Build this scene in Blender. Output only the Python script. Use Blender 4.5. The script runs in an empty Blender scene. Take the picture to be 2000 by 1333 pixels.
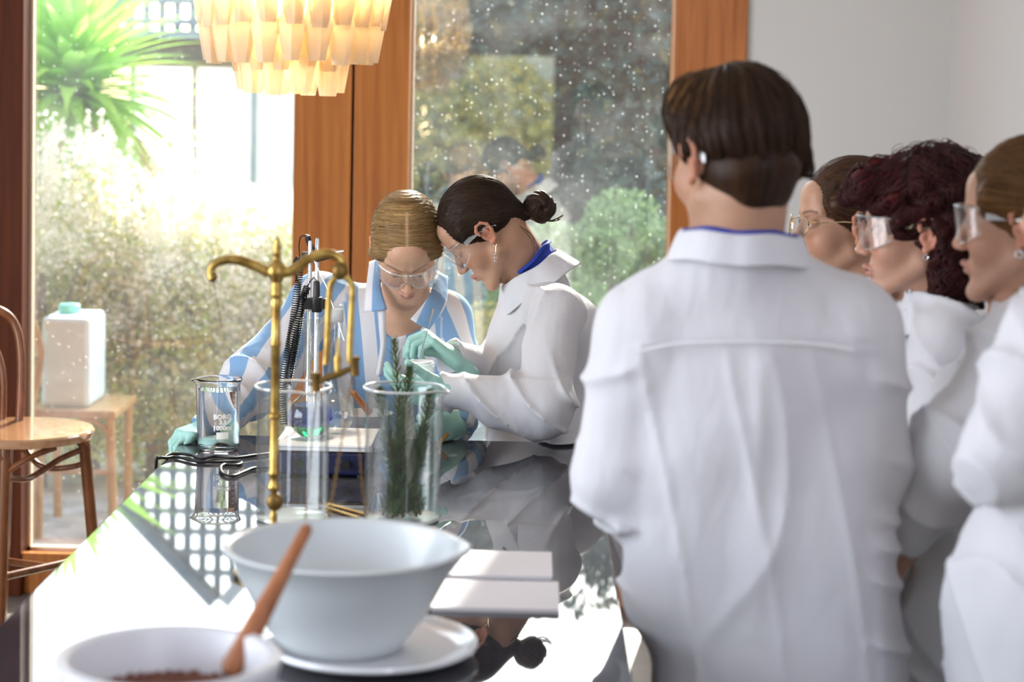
import bpy, math, random
import numpy as np
from mathutils import Vector, Matrix
S = bpy.context.scene
C = S.collection
PI = math.pi
rnd = random.Random(7)
RG = np.random.default_rng(11)

# ------------------------------------------------------------------ camera
FPX = 3889.0                       # focal length in pixels of the 2000 px wide frame
CX, CY = 1000.0, 413.0             # principal point (lens shift)
CAM = np.array([0.0, 0.0, 1.70])
_yc = np.array([45 / FPX, (CY - 175) / FPX, -1.0]); _yc /= np.linalg.norm(_yc)      # world +Y seen by the camera
_r = math.radians(1.17)
_t = (_yc[0] * math.sin(_r) + _yc[1] * math.cos(_r)) / -_yc[2]
_zc = np.array([math.sin(_r), math.cos(_r), _t]); _zc /= np.linalg.norm(_zc)
_xc = np.cross(_yc, _zc)
RW = np.array([_xc, _yc, _zc])     # camera -> world
cam_data = bpy.data.cameras.new('camera')
cam = bpy.data.objects.new('camera', cam_data); C.objects.link(cam)
cam_data.sensor_width = 36.0
cam_data.lens = FPX * 36.0 / 2000.0
cam_data.shift_x = 0.0
cam_data.shift_y = -(666.5 - CY) / 2000.0
cam_data.clip_start = 0.05; cam_data.clip_end = 400
cam_data.dof.use_dof = True
cam_data.dof.focus_distance = 4.52
cam_data.dof.aperture_fstop = 3.2
cam.matrix_world = Matrix([[*RW[0], CAM[0]], [*RW[1], CAM[1]], [*RW[2], CAM[2]], [0, 0, 0, 1]])
S.camera = cam

def ray(px, py):
    return RW @ np.array([(px - CX) / FPX, -(py - CY) / FPX, -1.0])
def at(px, py, Y):                 # point of the world on the plane y = Y
    d = ray(px, py); return CAM + d * (Y / d[1])
def atz(px, py, Z):                # point of the world at height Z
    d = ray(px, py); return CAM + d * ((Z - CAM[2]) / d[2])

# ------------------------------------------------------------------ world, sun, fill lamps, exposure
w = bpy.data.worlds.new('sky'); S.world = w; w.use_nodes = True
nt = w.node_tree; bg = nt.nodes['Background']
sky = nt.nodes.new('ShaderNodeTexSky'); sky.sky_type = 'NISHITA'; sky.sun_disc = False
sky.sun_elevation = math.radians(33); sky.sun_rotation = math.radians(16); sky.air_density = 1.0; sky.dust_density = 2.0
nt.links.new(sky.outputs[0], bg.inputs[0]); bg.inputs[1].default_value = 0.75
sun_d = bpy.data.lights.new('sun', 'SUN'); sun_d.energy = 14.0; sun_d.angle = math.radians(0.8); sun_d.color = (1.0, 0.93, 0.82)
sun = bpy.data.objects.new('sun', sun_d); C.objects.link(sun)
SUN = Vector((0.13, 0.83, 0.52)).normalized()
sun.rotation_euler = SUN.to_track_quat('Z', 'Y').to_euler()
def area(name, loc, look, sx, sy, e, col):
    l = bpy.data.lights.new(name, 'AREA'); l.shape = 'RECTANGLE'; l.size = sx; l.size_y = sy; l.energy = e; l.color = col
    o = bpy.data.objects.new(name, l); C.objects.link(o); o.location = loc
    o.rotation_euler = (Vector(loc) - Vector(look)).to_track_quat('Z', 'Y').to_euler()
    return o
# added area lamps: daylight fill from the left opening and before the right wall
area('daylight_fill_left', (-3.45, 2.0, 1.6), (0.3, 2.0, 1.2), 3.4, 2.0, 130, (0.90, 0.92, 1.0))
area('daylight_fill_right', (1.33, -1.7, 1.75), (-2.0, -1.7, 1.3), 3.2, 2.3, 222, (0.76, 0.81, 1.0))  # no window in this wall; lamp added to brighten the room side
S.view_settings.view_transform = 'Standard'; S.view_settings.look = 'None'
S.view_settings.gamma = 1.0; S.view_settings.use_curve_mapping = False
S.view_settings.exposure = 0.25
try:
    S.cycles.use_denoising = True
    S.cycles.sample_clamp_indirect = 6.0
    S.cycles.max_bounces = 14; S.cycles.transparent_max_bounces = 24; S.cycles.transmission_bounces = 14
    S.cycles.caustics_reflective = False; S.cycles.caustics_refractive = False
except Exception: pass

# ------------------------------------------------------------------ materials
def mat(name, col=(0.8, 0.8, 0.8), rough=0.5, metal=0.0, spec=0.5, ior=1.45, trans=0.0, sss=0.0, coat=0.0, emit=None, alpha=1.0):
    m = bpy.data.materials.new(name); m.use_nodes = True
    b = m.node_tree.nodes['Principled BSDF']
    b.inputs['Base Color'].default_value = (*col, 1)
    b.inputs['Roughness'].default_value = rough; b.inputs['Metallic'].default_value = metal
    b.inputs['Specular IOR Level'].default_value = spec; b.inputs['IOR'].default_value = ior
    b.inputs['Transmission Weight'].default_value = trans
    b.inputs['Coat Weight'].default_value = coat; b.inputs['Alpha'].default_value = alpha
    if sss:
        b.inputs['Subsurface Weight'].default_value = sss
        b.inputs['Subsurface Radius'].default_value = (1.0, 0.45, 0.25); b.inputs['Subsurface Scale'].default_value = 0.012
    if emit:
        b.inputs['Emission Color'].default_value = (*emit[:3], 1); b.inputs['Emission Strength'].default_value = emit[3]
    return m
def N(m, t, **kw):
    n = m.node_tree.nodes.new('ShaderNode' + t)
    for k, v in kw.items(): setattr(n, k, v)
    return n
def L(m, a, b): m.node_tree.links.new(a, b)
def B(m): return m.node_tree.nodes['Principled BSDF']
def OUT(m): return m.node_tree.nodes['Material Output']
def ramp(m, src, stops):
    r = N(m, 'ValToRGB'); L(m, src, r.inputs[0])
    e = r.color_ramp.elements
    while len(e) < len(stops): e.new(0.5)
    for i, (p, c) in enumerate(stops):
        e[i].position = p; e[i].color = (*c, 1) if len(c) == 3 else c
    return r
def noise_col(m, scale, stops, detail=4, vec=(1, 1, 1), coord='Object', dist=0.0, to='Base Color'):
    tc = N(m, 'TexCoord'); mp = N(m, 'Mapping'); mp.inputs['Scale'].default_value = vec
    L(m, tc.outputs[coord], mp.inputs[0])
    n = N(m, 'TexNoise'); n.inputs['Scale'].default_value = scale; n.inputs['Detail'].default_value = detail; n.inputs['Distortion'].default_value = dist
    L(m, mp.outputs[0], n.inputs[0])
    r = ramp(m, n.outputs[0], stops)
    if to: L(m, r.outputs[0], B(m).inputs[to])
    return n, r
def bump(m, scale, strength, dist=0.002, vec=(1, 1, 1), detail=4, src=None, coord='Object'):
    if src is None:
        tc = N(m, 'TexCoord'); mp = N(m, 'Mapping'); mp.inputs['Scale'].default_value = vec
        L(m, tc.outputs[coord], mp.inputs[0])
        n = N(m, 'TexNoise'); n.inputs['Scale'].default_value = scale; n.inputs['Detail'].default_value = detail
        L(m, mp.outputs[0], n.inputs[0]); src = n.outputs[0]
    b = N(m, 'Bump'); b.inputs['Strength'].default_value = strength; b.inputs['Distance'].default_value = dist
    L(m, src, b.inputs['Height'])
    old = B(m).inputs['Normal']
    if old.is_linked: L(m, old.links[0].from_socket, b.inputs['Normal'])
    L(m, b.outputs[0], B(m).inputs['Normal'])

M = {}
def wood(name, c1, c2, vec, rough=0.35, scale=6):
    m = mat(name, c1, rough)
    noise_col(m, scale, [(0.3, c1), (0.7, c2)], 6, vec, dist=0.6)
    bump(m, scale * 3, 0.15, 0.001, vec)
    return m
M['timber'] = wood('oiled_timber', (0.36, 0.105, 0.016), (0.56, 0.20, 0.042), (5, 5, 0.25), 0.30, 7)
M['timber_dark'] = wood('dark_timber', (0.065, 0.014, 0.004), (0.13, 0.030, 0.007), (5, 5, 0.25), 0.55, 7); B(M['timber_dark']).inputs['Specular IOR Level'].default_value = 0.2
M['timber_sunlit'] = wood('sunlit_timber_bead', (0.72, 0.58, 0.42), (0.80, 0.68, 0.52), (5, 5, 0.3), 0.5, 6)  # pale colour stands in for sunlight on the jamb reveals
M['bentwood'] = wood('bentwood', (0.12, 0.040, 0.013), (0.24, 0.085, 0.030), (3, 3, 1), 0.22, 9)
M['seatwood'] = wood('seat_veneer', (0.36, 0.17, 0.08), (0.50, 0.27, 0.14), (1, 7, 1), 0.16, 9); B(M['seatwood']).inputs['Coat Weight'].default_value = 1.0; B(M['seatwood']).inputs['Coat IOR'].default_value = 1.8
M['chairwood'] = wood('outdoor_chair_wood', (0.36, 0.20, 0.06), (0.52, 0.32, 0.11), (3, 3, 1), 0.6, 8)
M['spoonwood'] = wood('pestle_wood', (0.28, 0.09, 0.035), (0.42, 0.16, 0.06), (6, 6, 1), 0.5, 10)
M['wall'] = mat('wall_paint', (0.71, 0.70, 0.685), 0.75); bump(M['wall'], 180, 0.08, 0.0006)
M['ceiling'] = mat('ceiling_paint', (0.72, 0.70, 0.66), 0.85); bump(M['ceiling'], 120, 0.05, 0.0006)
M['floor'] = mat('floor_concrete', (0.16, 0.13, 0.11), 0.45); noise_col(M['floor'], 5, [(0.3, (0.12, 0.09, 0.07)), (0.7, (0.20, 0.165, 0.14))])
M['stone'] = mat('polished_stone', (0.035, 0.036, 0.045), 0.018, ior=1.85, spec=0.5)
noise_col(M['stone'], 9, [(0.25, (0.024, 0.025, 0.032)), (0.75, (0.060, 0.058, 0.066))], 8)
M['stonebase'] = mat('stone_base', (0.05, 0.05, 0.055), 0.3)
# skin, hair and cloth
def skin(name, tint):
    m = mat(name, tint, 0.45, sss=0.12, spec=0.35)
    a = N(m, 'Attribute'); a.attribute_name = 'tone'
    n = N(m, 'TexNoise'); n.inputs['Scale'].default_value = 35; n.inputs['Detail'].default_value = 5
    tc = N(m, 'TexCoord'); L(m, tc.outputs['Object'], n.inputs[0])
    r = ramp(m, n.outputs[0], [(0.3, (0.92, 0.90, 0.88)), (0.7, (1.04, 1.02, 1.0))])
    x = N(m, 'MixRGB', blend_type='MULTIPLY'); x.inputs[0].default_value = 1
    L(m, a.outputs['Color'], x.inputs[1]); L(m, r.outputs[0], x.inputs[2]); L(m, x.outputs[0], B(m).inputs['Base Color'])
    bump(m, 420, 0.12, 0.0004)
    return m
M['skin'] = skin('skin', (0.6, 0.4, 0.3))
M['skin_plain'] = mat('hand_skin', (0.50, 0.29, 0.20), 0.5, sss=0.1)
def hair(name, dark, light, tip=None, rough=0.38, freq=1.0):
    m = mat(name, dark, rough + 0.08, spec=0.18)
    a = N(m, 'Attribute'); a.attribute_name = 'flow'
    mp = N(m, 'Mapping'); mp.inputs['Scale'].default_value = (260 * freq, 9, 9); L(m, a.outputs['Vector'], mp.inputs[0])
    n = N(m, 'TexNoise'); n.inputs['Scale'].default_value = 1.0; n.inputs['Detail'].default_value = 5; L(m, mp.outputs[0], n.inputs[0])
    mp2 = N(m, 'Mapping'); mp2.inputs['Scale'].default_value = (50 * freq, 5, 5); L(m, a.outputs['Vector'], mp2.inputs[0])
    n2 = N(m, 'TexNoise'); n2.inputs['Scale'].default_value = 1.0; n2.inputs['Detail'].default_value = 3; L(m, mp2.outputs[0], n2.inputs[0])
    ad = N(m, 'Math', operation='MULTIPLY_ADD'); L(m, n.outputs[0], ad.inputs[0]); ad.inputs[1].default_value = 0.5
    ml = N(m, 'Math', operation='MULTIPLY'); L(m, n2.outputs[0], ml.inputs[0]); ml.inputs[1].default_value = 0.5; L(m, ml.outputs[0], ad.inputs[2])
    r = ramp(m, ad.outputs[0], [(0.36, dark), (0.66, light)])
    L(m, r.outputs[0], B(m).inputs['Base Color'])
    a2 = N(m, 'Attribute'); a2.attribute_name = 'tint'
    x = N(m, 'MixRGB', blend_type='MIX'); x.inputs[2].default_value = (*(tip or light), 1)
    L(m, a2.outputs['Fac'], x.inputs[0]); L(m, r.outputs[0], x.inputs[1]); L(m, x.outputs[0], B(m).inputs['Base Color'])
    bump(m, 0, 0.55, 0.0022, src=ad.outputs[0])
    return m
M['hair_blonde'] = hair('blonde_hair', (0.10, 0.052, 0.020), (0.46, 0.29, 0.12), (0.55, 0.36, 0.24))
M['hair_dark'] = hair('dark_brown_hair', (0.010, 0.006, 0.004), (0.050, 0.026, 0.015))
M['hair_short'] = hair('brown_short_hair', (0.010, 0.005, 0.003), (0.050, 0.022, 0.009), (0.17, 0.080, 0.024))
M['hair_brown'] = hair('brown_hair', (0.020, 0.010, 0.006), (0.10, 0.045, 0.022))
M['hair_red'] = hair('dark_red_hair', (0.010, 0.003, 0.003), (0.060, 0.010, 0.010), (0.17, 0.014, 0.018), 0.42, 0.7)
M['hair_auburn'] = hair('light_brown_hair', (0.040, 0.018, 0.008), (0.22, 0.105, 0.035))
def cloth(name, col, wr=1.0):
    m = mat(name, col, 0.8, spec=0.2)
    b = B(m); b.inputs['Sheen Weight'].default_value = 0.15
    bump(m, 7, 0.8 * wr, 0.022, (1, 1, 0.40), 3); bump(m, 22, 0.6 * wr, 0.007, (1, 1, 0.6), 3); bump(m, 900, 0.12, 0.0004)
    # thin cotton lets some of the sunlight through
    tr = N(m, 'BsdfTranslucent'); tr.inputs[0].default_value = (*col, 1)
    mx = N(m, 'MixShader'); mx.inputs[0].default_value = 0.22
    L(m, b.outputs[0], mx.inputs[1]); L(m, tr.outputs[0], mx.inputs[2]); L(m, mx.outputs[0], OUT(m).inputs[0])
    return m
M['coat'] = cloth('white_cotton_coat', (0.80, 0.795, 0.83))
M['seam'] = mat('coat_seam', (0.85, 0.84, 0.86), 0.8)
M['shirt'] = cloth('striped_shirt_cotton', (0.8, 0.8, 0.82), 0.8)
def stripes(m):
    a = N(m, 'Attribute'); a.attribute_name = 'stripe'
    md = N(m, 'Math', operation='PINGPONG'); md.inputs[1].default_value = 0.5; L(m, a.outputs['Fac'], md.inputs[0])
    r = ramp(m, md.outputs[0], [(0.0, (0.26, 0.44, 0.68)), (0.235, (0.26, 0.44, 0.68)), (0.265, (0.80, 0.79, 0.81)), (1.0, (0.80, 0.79, 0.81))])
    L(m, r.outputs[0], B(m).inputs['Base Color'])
    for n in m.node_tree.nodes:
        if n.type == 'BSDF_TRANSLUCENT': L(m, r.outputs[0], n.inputs[0])
stripes(M['shirt'])
M['blue_cloth'] = mat('royal_blue_cotton', (0.015, 0.045, 0.34), 0.8)
M['trousers'] = mat('dark_trousers', (0.030, 0.035, 0.055), 0.85); bump(M['trousers'], 30, 0.3, 0.004)
M['shoe'] = mat('black_shoe', (0.02, 0.02, 0.02), 0.4)
M['glove'] = mat('mint_rubber_glove', (0.36, 0.62, 0.56), 0.42, sss=0.1, spec=0.4); bump(M['glove'], 60, 0.35, 0.002)
M['eye'] = mat('eye_white', (0.72, 0.70, 0.68), 0.12, coat=0.5)
M['iris'] = mat('dark_iris', (0.035, 0.022, 0.016), 0.1, coat=0.8)
M['lash'] = mat('lashes', (0.012, 0.008, 0.006), 0.7)
def clear(name, fac=0.12, tint=(1, 1, 1), rough=0.0, haze=0.0, pw_=3.5):
    m = bpy.data.materials.new(name); m.use_nodes = True
    nt = m.node_tree; nt.nodes.remove(nt.nodes['Principled BSDF'])
    t = N(m, 'BsdfTransparent'); t.inputs[0].default_value = (*tint, 1)
    g = N(m, 'BsdfGlossy'); g.inputs['Roughness'].default_value = rough
    lw = N(m, 'LayerWeight'); lw.inputs[0].default_value = 0.35
    mr = N(m, 'MapRange'); L(m, lw.outputs['Facing'], mr.inputs[0]); mr.inputs[3].default_value = fac; mr.inputs[4].default_value = min(1, fac + 0.70)
    pw = N(m, 'Math', operation='POWER'); L(m, lw.outputs['Facing'], pw.inputs[0]); pw.inputs[1].default_value = pw_; L(m, pw.outputs[0], mr.inputs[0])
    mx = N(m, 'MixShader'); L(m, mr.outputs[0], mx.inputs[0]); L(m, t.outputs[0], mx.inputs[1]); L(m, g.outputs[0], mx.inputs[2])
    last = mx
    if haze:
        d = N(m, 'BsdfDiffuse'); d.inputs[0].default_value = (0.9, 0.92, 0.93, 1)
        m2 = N(m, 'MixShader'); m2.inputs[0].default_value = haze; L(m, mx.outputs[0], m2.inputs[1]); L(m, d.outputs[0], m2.inputs[2]); last = m2
    L(m, last.outputs[0], OUT(m).inputs[0])
    return m
M['goggle'] = clear('clear_polycarbonate', 0.045, (0.985, 0.99, 0.99), 0.02, 0.02)
M['clearglass'] = clear('thin_laboratory_glass', 0.05, (0.985, 0.992, 0.988), 0.0, 0.008, 2.2)
M['clearrim'] = clear('fire_polished_rim', 0.35, (0.92, 0.95, 0.95), 0.03, 0.28)
M['goggle_edge'] = clear('clear_polycarbonate_edge', 0.22, (0.94, 0.95, 0.95), 0.05, 0.18)
M['lens'] = clear('spectacle_lens', 0.16, (0.97, 0.98, 0.98), 0.0, 0.03)
def pane(name, fac, dust, scale, haze, film=0.0):
    m = bpy.data.materials.new(name); m.use_nodes = True
    nt = m.node_tree; nt.nodes.remove(nt.nodes['Principled BSDF'])
    t = N(m, 'BsdfTransparent'); t.inputs[0].default_value = (0.95, 0.98, 0.97, 1)
    g = N(m, 'BsdfGlossy'); g.inputs['Roughness'].default_value = 0.0
    mx = N(m, 'MixShader'); mx.inputs[0].default_value = fac; L(m, t.outputs[0], mx.inputs[1]); L(m, g.outputs[0], mx.inputs[2])
    tc = N(m, 'TexCoord')
    # dirt: wiped smears and dried drops, lit by the sun behind the glass
    n = N(m, 'TexNoise'); n.inputs['Scale'].default_value = 3.0; n.inputs['Detail'].default_value = 7; n.inputs['Distortion'].default_value = 1.2
    L(m, tc.outputs['Object'], n.inputs[0])
    sm = ramp(m, n.outputs[0], [(0.46, (0, 0, 0)), (0.78, (1, 1, 1))])
    v = N(m, 'TexVoronoi'); v.inputs['Scale'].default_value = scale; v.inputs['Randomness'].default_value = 1.0
    L(m, tc.outputs['Object'], v.inputs[0])
    lt = ramp(m, v.outputs['Distance'], [(0.05, (1, 1, 1)), (0.17, (0, 0, 0))])
    cr = N(m, 'MapRange'); cr.inputs[1].default_value = 0.55; cr.inputs[2].default_value = 1.0
    sp = N(m, 'SeparateColor'); L(m, v.outputs['Color'], sp.inputs[0]); L(m, sp.outputs[0], cr.inputs[0])
    dm = N(m, 'Math', operation='MULTIPLY'); L(m, lt.outputs[0], dm.inputs[0]); L(m, cr.outputs[0], dm.inputs[1])
    dm2 = N(m, 'Math', operation='MULTIPLY'); L(m, dm.outputs[0], dm2.inputs[0]); dm2.inputs[1].default_value = dust
    ad = N(m, 'Math', operation='MULTIPLY_ADD'); L(m, sm.outputs[0], ad.inputs[0]); ad.inputs[1].default_value = haze; L(m, dm2.outputs[0], ad.inputs[2])
    ad2 = N(m, 'Math', operation='ADD'); ad2.use_clamp = True; L(m, ad.outputs[0], ad2.inputs[0]); ad2.inputs[1].default_value = film
    tr = N(m, 'BsdfTranslucent'); tr.inputs[0].default_value = (0.85, 0.88, 0.9, 1)
    m2 = N(m, 'MixShader'); L(m, ad2.outputs[0], m2.inputs[0]); L(m, mx.outputs[0], m2.inputs[1]); L(m, tr.outputs[0], m2.inputs[2])
    L(m, m2.outputs[0], OUT(m).inputs[0])
    return m
M['pane_left'] = pane('window_glass_left', 0.05, 0.35, 55, 0.02, 0.010)
M['pane_right'] = pane('window_glass_right', 0.12, 0.6, 62, 0.024, 0.007)
M['glass'] = mat('laboratory_glass', (1, 1, 1), 0.0, ior=1.47, trans=1.0)
M['frost'] = mat('ground_glass', (0.95, 0.96, 0.97), 0.45, ior=1.47, trans=0.85)
M['water'] = mat('water', (1, 1, 1), 0.0, ior=1.33, trans=1.0)
M['print'] = mat('white_enamel_print', (0.88, 0.88, 0.86), 0.5)
M['chrome'] = mat('polished_steel', (0.78, 0.78, 0.78), 0.12, metal=1.0)
M['steel'] = mat('brushed_steel', (0.55, 0.54, 0.53), 0.3, metal=1.0)
M['black'] = mat('black_plastic', (0.012, 0.012, 0.013), 0.35)
M['rubber'] = mat('black_cable', (0.008, 0.008, 0.009), 0.5, spec=0.25)
M['brass'] = mat('aged_brass', (0.50, 0.33, 0.09), 0.36, metal=1.0); noise_col(M['brass'], 40, [(0.35, (0.27, 0.155, 0.04)), (0.65, (0.60, 0.41, 0.12))])
M['brass_dark'] = mat('tarnished_brass', (0.20, 0.12, 0.035), 0.45, metal=0.9)
M['gold'] = mat('gilt_band', (0.75, 0.5, 0.18), 0.25, metal=1.0)
M['whiteplastic'] = mat('white_plastic', (0.78, 0.78, 0.78), 0.35)
M['greyplastic'] = mat('grey_plastic', (0.38, 0.39, 0.42), 0.4)
M['navy'] = mat('navy_enamel', (0.012, 0.016, 0.06), 0.3)
M['ceramic'] = mat('pale_grey_ceramic', (0.60, 0.635, 0.64), 0.32, coat=0.25); noise_col(M['ceramic'], 6, [(0.3, (0.57, 0.61, 0.62)), (0.7, (0.64, 0.67, 0.67))])
M['ceramic2'] = mat('white_porcelain', (0.66, 0.66, 0.68), 0.38)
M['plate'] = mat('white_enamel_plate', (0.74, 0.74, 0.75), 0.22, coat=0.4)
M['granule'] = mat('brown_granules', (0.16, 0.055, 0.03), 0.8)
M['powder'] = mat('white_powder', (0.8, 0.8, 0.82), 0.9)
M['paper'] = mat('paper', (0.74, 0.70, 0.71), 0.75)
M['stem'] = mat('woody_stem', (0.13, 0.075, 0.04), 0.8)
M['rosemary'] = mat('rosemary_needles', (0.045, 0.075, 0.028), 0.55); noise_col(M['rosemary'], 40, [(0.3, (0.045, 0.085, 0.025)), (0.7, (0.12, 0.17, 0.065))])
M['green_glass'] = mat('amber_glass_rod', (0.75, 0.38, 0.08), 0.1, trans=0.5)
M['silver'] = mat('silver', (0.85, 0.85, 0.86), 0.15, metal=1.0)
M['gold_wire'] = mat('gold_wire', (0.9, 0.68, 0.4), 0.2, metal=1.0)
M['crystal'] = mat('crystal_bead', (1, 1, 1), 0.02, ior=1.6, trans=0.9)

# ------------------------------------------------------------------ mesh helpers
def link(o, parent=None):
    C.objects.link(o)
    if parent is not None: o.parent = parent
    return o
def base_of(parent):
    b = np.zeros(3); p = parent
    while p is not None: b += np.array(p.location); p = p.parent
    return b
def raw(name, V, F, m, smooth=True):
    """V (n,3), F (k,3|4) arrays -> mesh data"""
    V = np.asarray(V, np.float32); F = np.asarray(F, np.int32)
    me = bpy.data.meshes.new(name); k, q = F.shape
    me.vertices.add(len(V)); me.vertices.foreach_set('co', V.ravel())
    me.loops.add(k * q); me.loops.foreach_set('vertex_index', F.ravel())
    me.polygons.add(k); me.polygons.foreach_set('loop_start', np.arange(0, k * q, q, dtype=np.int32))
    try: me.polygons.foreach_set('loop_total', np.full(k, q, np.int32))
    except Exception: pass
    me.polygons.foreach_set('use_smooth', np.full(k, smooth))
    me.update(calc_edges=True); me.validate()
    if m is not None: me.materials.append(m)
    return me
def obj(name, V, F, m, parent=None, base=None, smooth=True):
    """V in world coordinates; base = origin of a top-level object"""
    o = bpy.data.objects.new(name, None)
    b = base_of(parent) if parent is not None else (np.zeros(3) if base is None else np.asarray(base, float))
    me = raw(name, np.asarray(V, float) - b, F, m, smooth)
    bpy.data.objects.remove(o); o = bpy.data.objects.new(name, me)
    if parent is None: o.location = b
    return link(o, parent)
def empty(name, loc):
    o = bpy.data.objects.new(name, None); o.location = loc; o.empty_display_size = 0.05
    return link(o)
def tag(o, label, cat, group=None):
    o['label'] = label; o['category'] = cat
    if group: o['group'] = group
    return o
def struct(o): o['kind'] = 'structure'; return o
def stuff(o): o['kind'] = 'stuff'; return o

class MB:
    """collects polygons of mixed size, gives one object"""
    def __init__(s): s.v = []; s.f = []
    def add(s, V, F):
        n = len(s.v); s.v += [tuple(map(float, p)) for p in V]; s.f += [tuple(int(i) + n for i in f) for f in F]; return s
    def box(s, lo, hi, bev=0.0):
        x0, y0, z0 = lo; x1, y1, z1 = hi
        if not bev:
            V = [(x0,y0,z0),(x1,y0,z0),(x1,y1,z0),(x0,y1,z0),(x0,y0,z1),(x1,y0,z1),(x1,y1,z1),(x0,y1,z1)]
            return s.add(V, [(0,3,2,1),(4,5,6,7),(0,1,5,4),(1,2,6,5),(2,3,7,6),(3,0,4,7)])
        import bmesh
        bm = bmesh.new(); r = bmesh.ops.create_cube(bm, size=1.0)
        for v in bm.verts: v.co = Vector(((v.co.x+.5)*(x1-x0)+x0, (v.co.y+.5)*(y1-y0)+y0, (v.co.z+.5)*(z1-z0)+z0))
        bmesh.ops.bevel(bm, geom=bm.edges[:], offset=bev, segments=2, affect='EDGES', profile=0.5)
        bm.verts.index_update(); s.add([v.co for v in bm.verts], [[v.index for v in f.verts] for f in bm.faces]); bm.free(); return s
    def tube(s, P, r, n=10, cap=True, closed=False):
        P = [np.asarray(p, float) for p in P]; k = len(P)
        R = r if hasattr(r, '__len__') else [r] * k
        V = []; prev = None
        for i, p in enumerate(P):
            if closed: t = P[(i + 1) % k] - P[i - 1]
            else: t = P[min(i + 1, k - 1)] - P[max(i - 1, 0)]
            t = t / (np.linalg.norm(t) + 1e-9)
            if prev is None:
                a = np.array([0, 0, 1.0]) if abs(t[2]) < 0.9 else np.array([1.0, 0, 0])
                u = np.cross(t, a)
            else: u = prev - t * np.dot(prev, t)
            u /= np.linalg.norm(u) + 1e-9; prev = u; v = np.cross(t, u)
            for j in range(n):
                a = 2 * PI * j / n; V.append(p + R[i] * (math.cos(a) * u + math.sin(a) * v))
        F = []
        for i in range(k if closed else k - 1):
            i2 = (i + 1) % k
            for j in range(n):
                F.append((i * n + j, i * n + (j + 1) % n, i2 * n + (j + 1) % n, i2 * n + j))
        if cap and not closed: F.append(tuple(range(n))[::-1]); F.append(tuple((k - 1) * n + j for j in range(n)))
        return s.add(V, F)
    def lathe(s, prof, c, n=48, axis=None, spout=None):
        """prof [(r,z)...] from one end to the other around the vertical through c"""
        c = np.asarray(c, float); V = []; F = []; k = len(prof)
        for (r, z) in prof:
            for j in range(n):
                a = 2 * PI * j / n; rr, zz = r, z
                if spout: rr, zz = spout(r, z, a)
                V.append((c[0] + rr * math.cos(a), c[1] + rr * math.sin(a), c[2] + zz))
        for i in range(k - 1):
            for j in range(n): F.append((i * n + j, i * n + (j + 1) % n, (i + 1) * n + (j + 1) % n, (i + 1) * n + j))
        if prof[0][0] > 1e-5: F.append(tuple(range(n))[::-1])
        if prof[-1][0] > 1e-5: F.append(tuple((k - 1) * n + j for j in range(n)))
        return s.add(V, F)
    def ring(s, prof, c, n=48, spout=None):     # closed profile
        c = np.asarray(c, float); V = []; F = []; k = len(prof)
        for (r, z) in prof:
            for j in range(n):
                a = 2 * PI * j / n; rr, zz = (spout(r, z, a) if spout else (r, z))
                V.append((c[0] + rr * math.cos(a), c[1] + rr * math.sin(a), c[2] + zz))
        for i in range(k):
            i2 = (i + 1) % k
            for j in range(n): F.append((i * n + j, i * n + (j + 1) % n, i2 * n + (j + 1) % n, i2 * n + j))
        return s.add(V, F)
    def ball(s, c, r, n=14, sq=(1, 1, 1)):
        prof = [(r * math.sin(PI * i / n), -r * math.cos(PI * i / n)) for i in range(n + 1)]
        V = []; F = []; c = np.asarray(c, float); m2 = n * 2
        for (q, z) in prof:
            for j in range(m2):
                a = 2 * PI * j / m2; V.append((c[0] + sq[0] * q * math.cos(a), c[1] + sq[1] * q * math.sin(a), c[2] + sq[2] * z))
        for i in range(n):
            for j in range(m2): F.append((i * m2 + j, i * m2 + (j + 1) % m2, (i + 1) * m2 + (j + 1) % m2, (i + 1) * m2 + j))
        return s.add(V, F)
    def build(s, name, m, parent=None, base=None, smooth=True, ang=40):
        b = base_of(parent) if parent is not None else (np.zeros(3) if base is None else np.asarray(base, float))
        me = bpy.data.meshes.new(name)
        me.from_pydata([tuple(np.array(p) - b) for p in s.v], [], s.f)
        import bmesh
        bm = bmesh.new(); bm.from_mesh(me); bmesh.ops.remove_doubles(bm, verts=bm.verts, dist=1e-6)
        bmesh.ops.recalc_face_normals(bm, faces=bm.faces)
        for f in bm.faces: f.smooth = smooth
        if smooth:
            for e in bm.edges:
                if len(e.link_faces) == 2 and e.calc_face_angle(0) > math.radians(ang): e.smooth = False
        bm.to_mesh(me); bm.free()
        if m is not None: me.materials.append(m)
        o = bpy.data.objects.new(name, me)
        if parent is None: o.location = b
        return link(o, parent)
def spline(P, n=8, closed=False):
    P = [np.asarray(p, float) for p in P]; k = len(P); out = []
    seg = k if closed else k - 1
    for i in range(seg):
        if closed: p0, p1, p2, p3 = P[i - 1], P[i], P[(i + 1) % k], P[(i + 2) % k]
        else: p0, p1, p2, p3 = P[max(i - 1, 0)], P[i], P[i + 1], P[min(i + 2, k - 1)]
        for j in range(n):
            t = j / n
            out.append(0.5 * ((2 * p1) + (-p0 + p2) * t + (2 * p0 - 5 * p1 + 4 * p2 - p3) * t * t + (-p0 + 3 * p1 - 3 * p2 + p3) * t ** 3))
    if not closed: out.append(P[-1])
    return out

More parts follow.
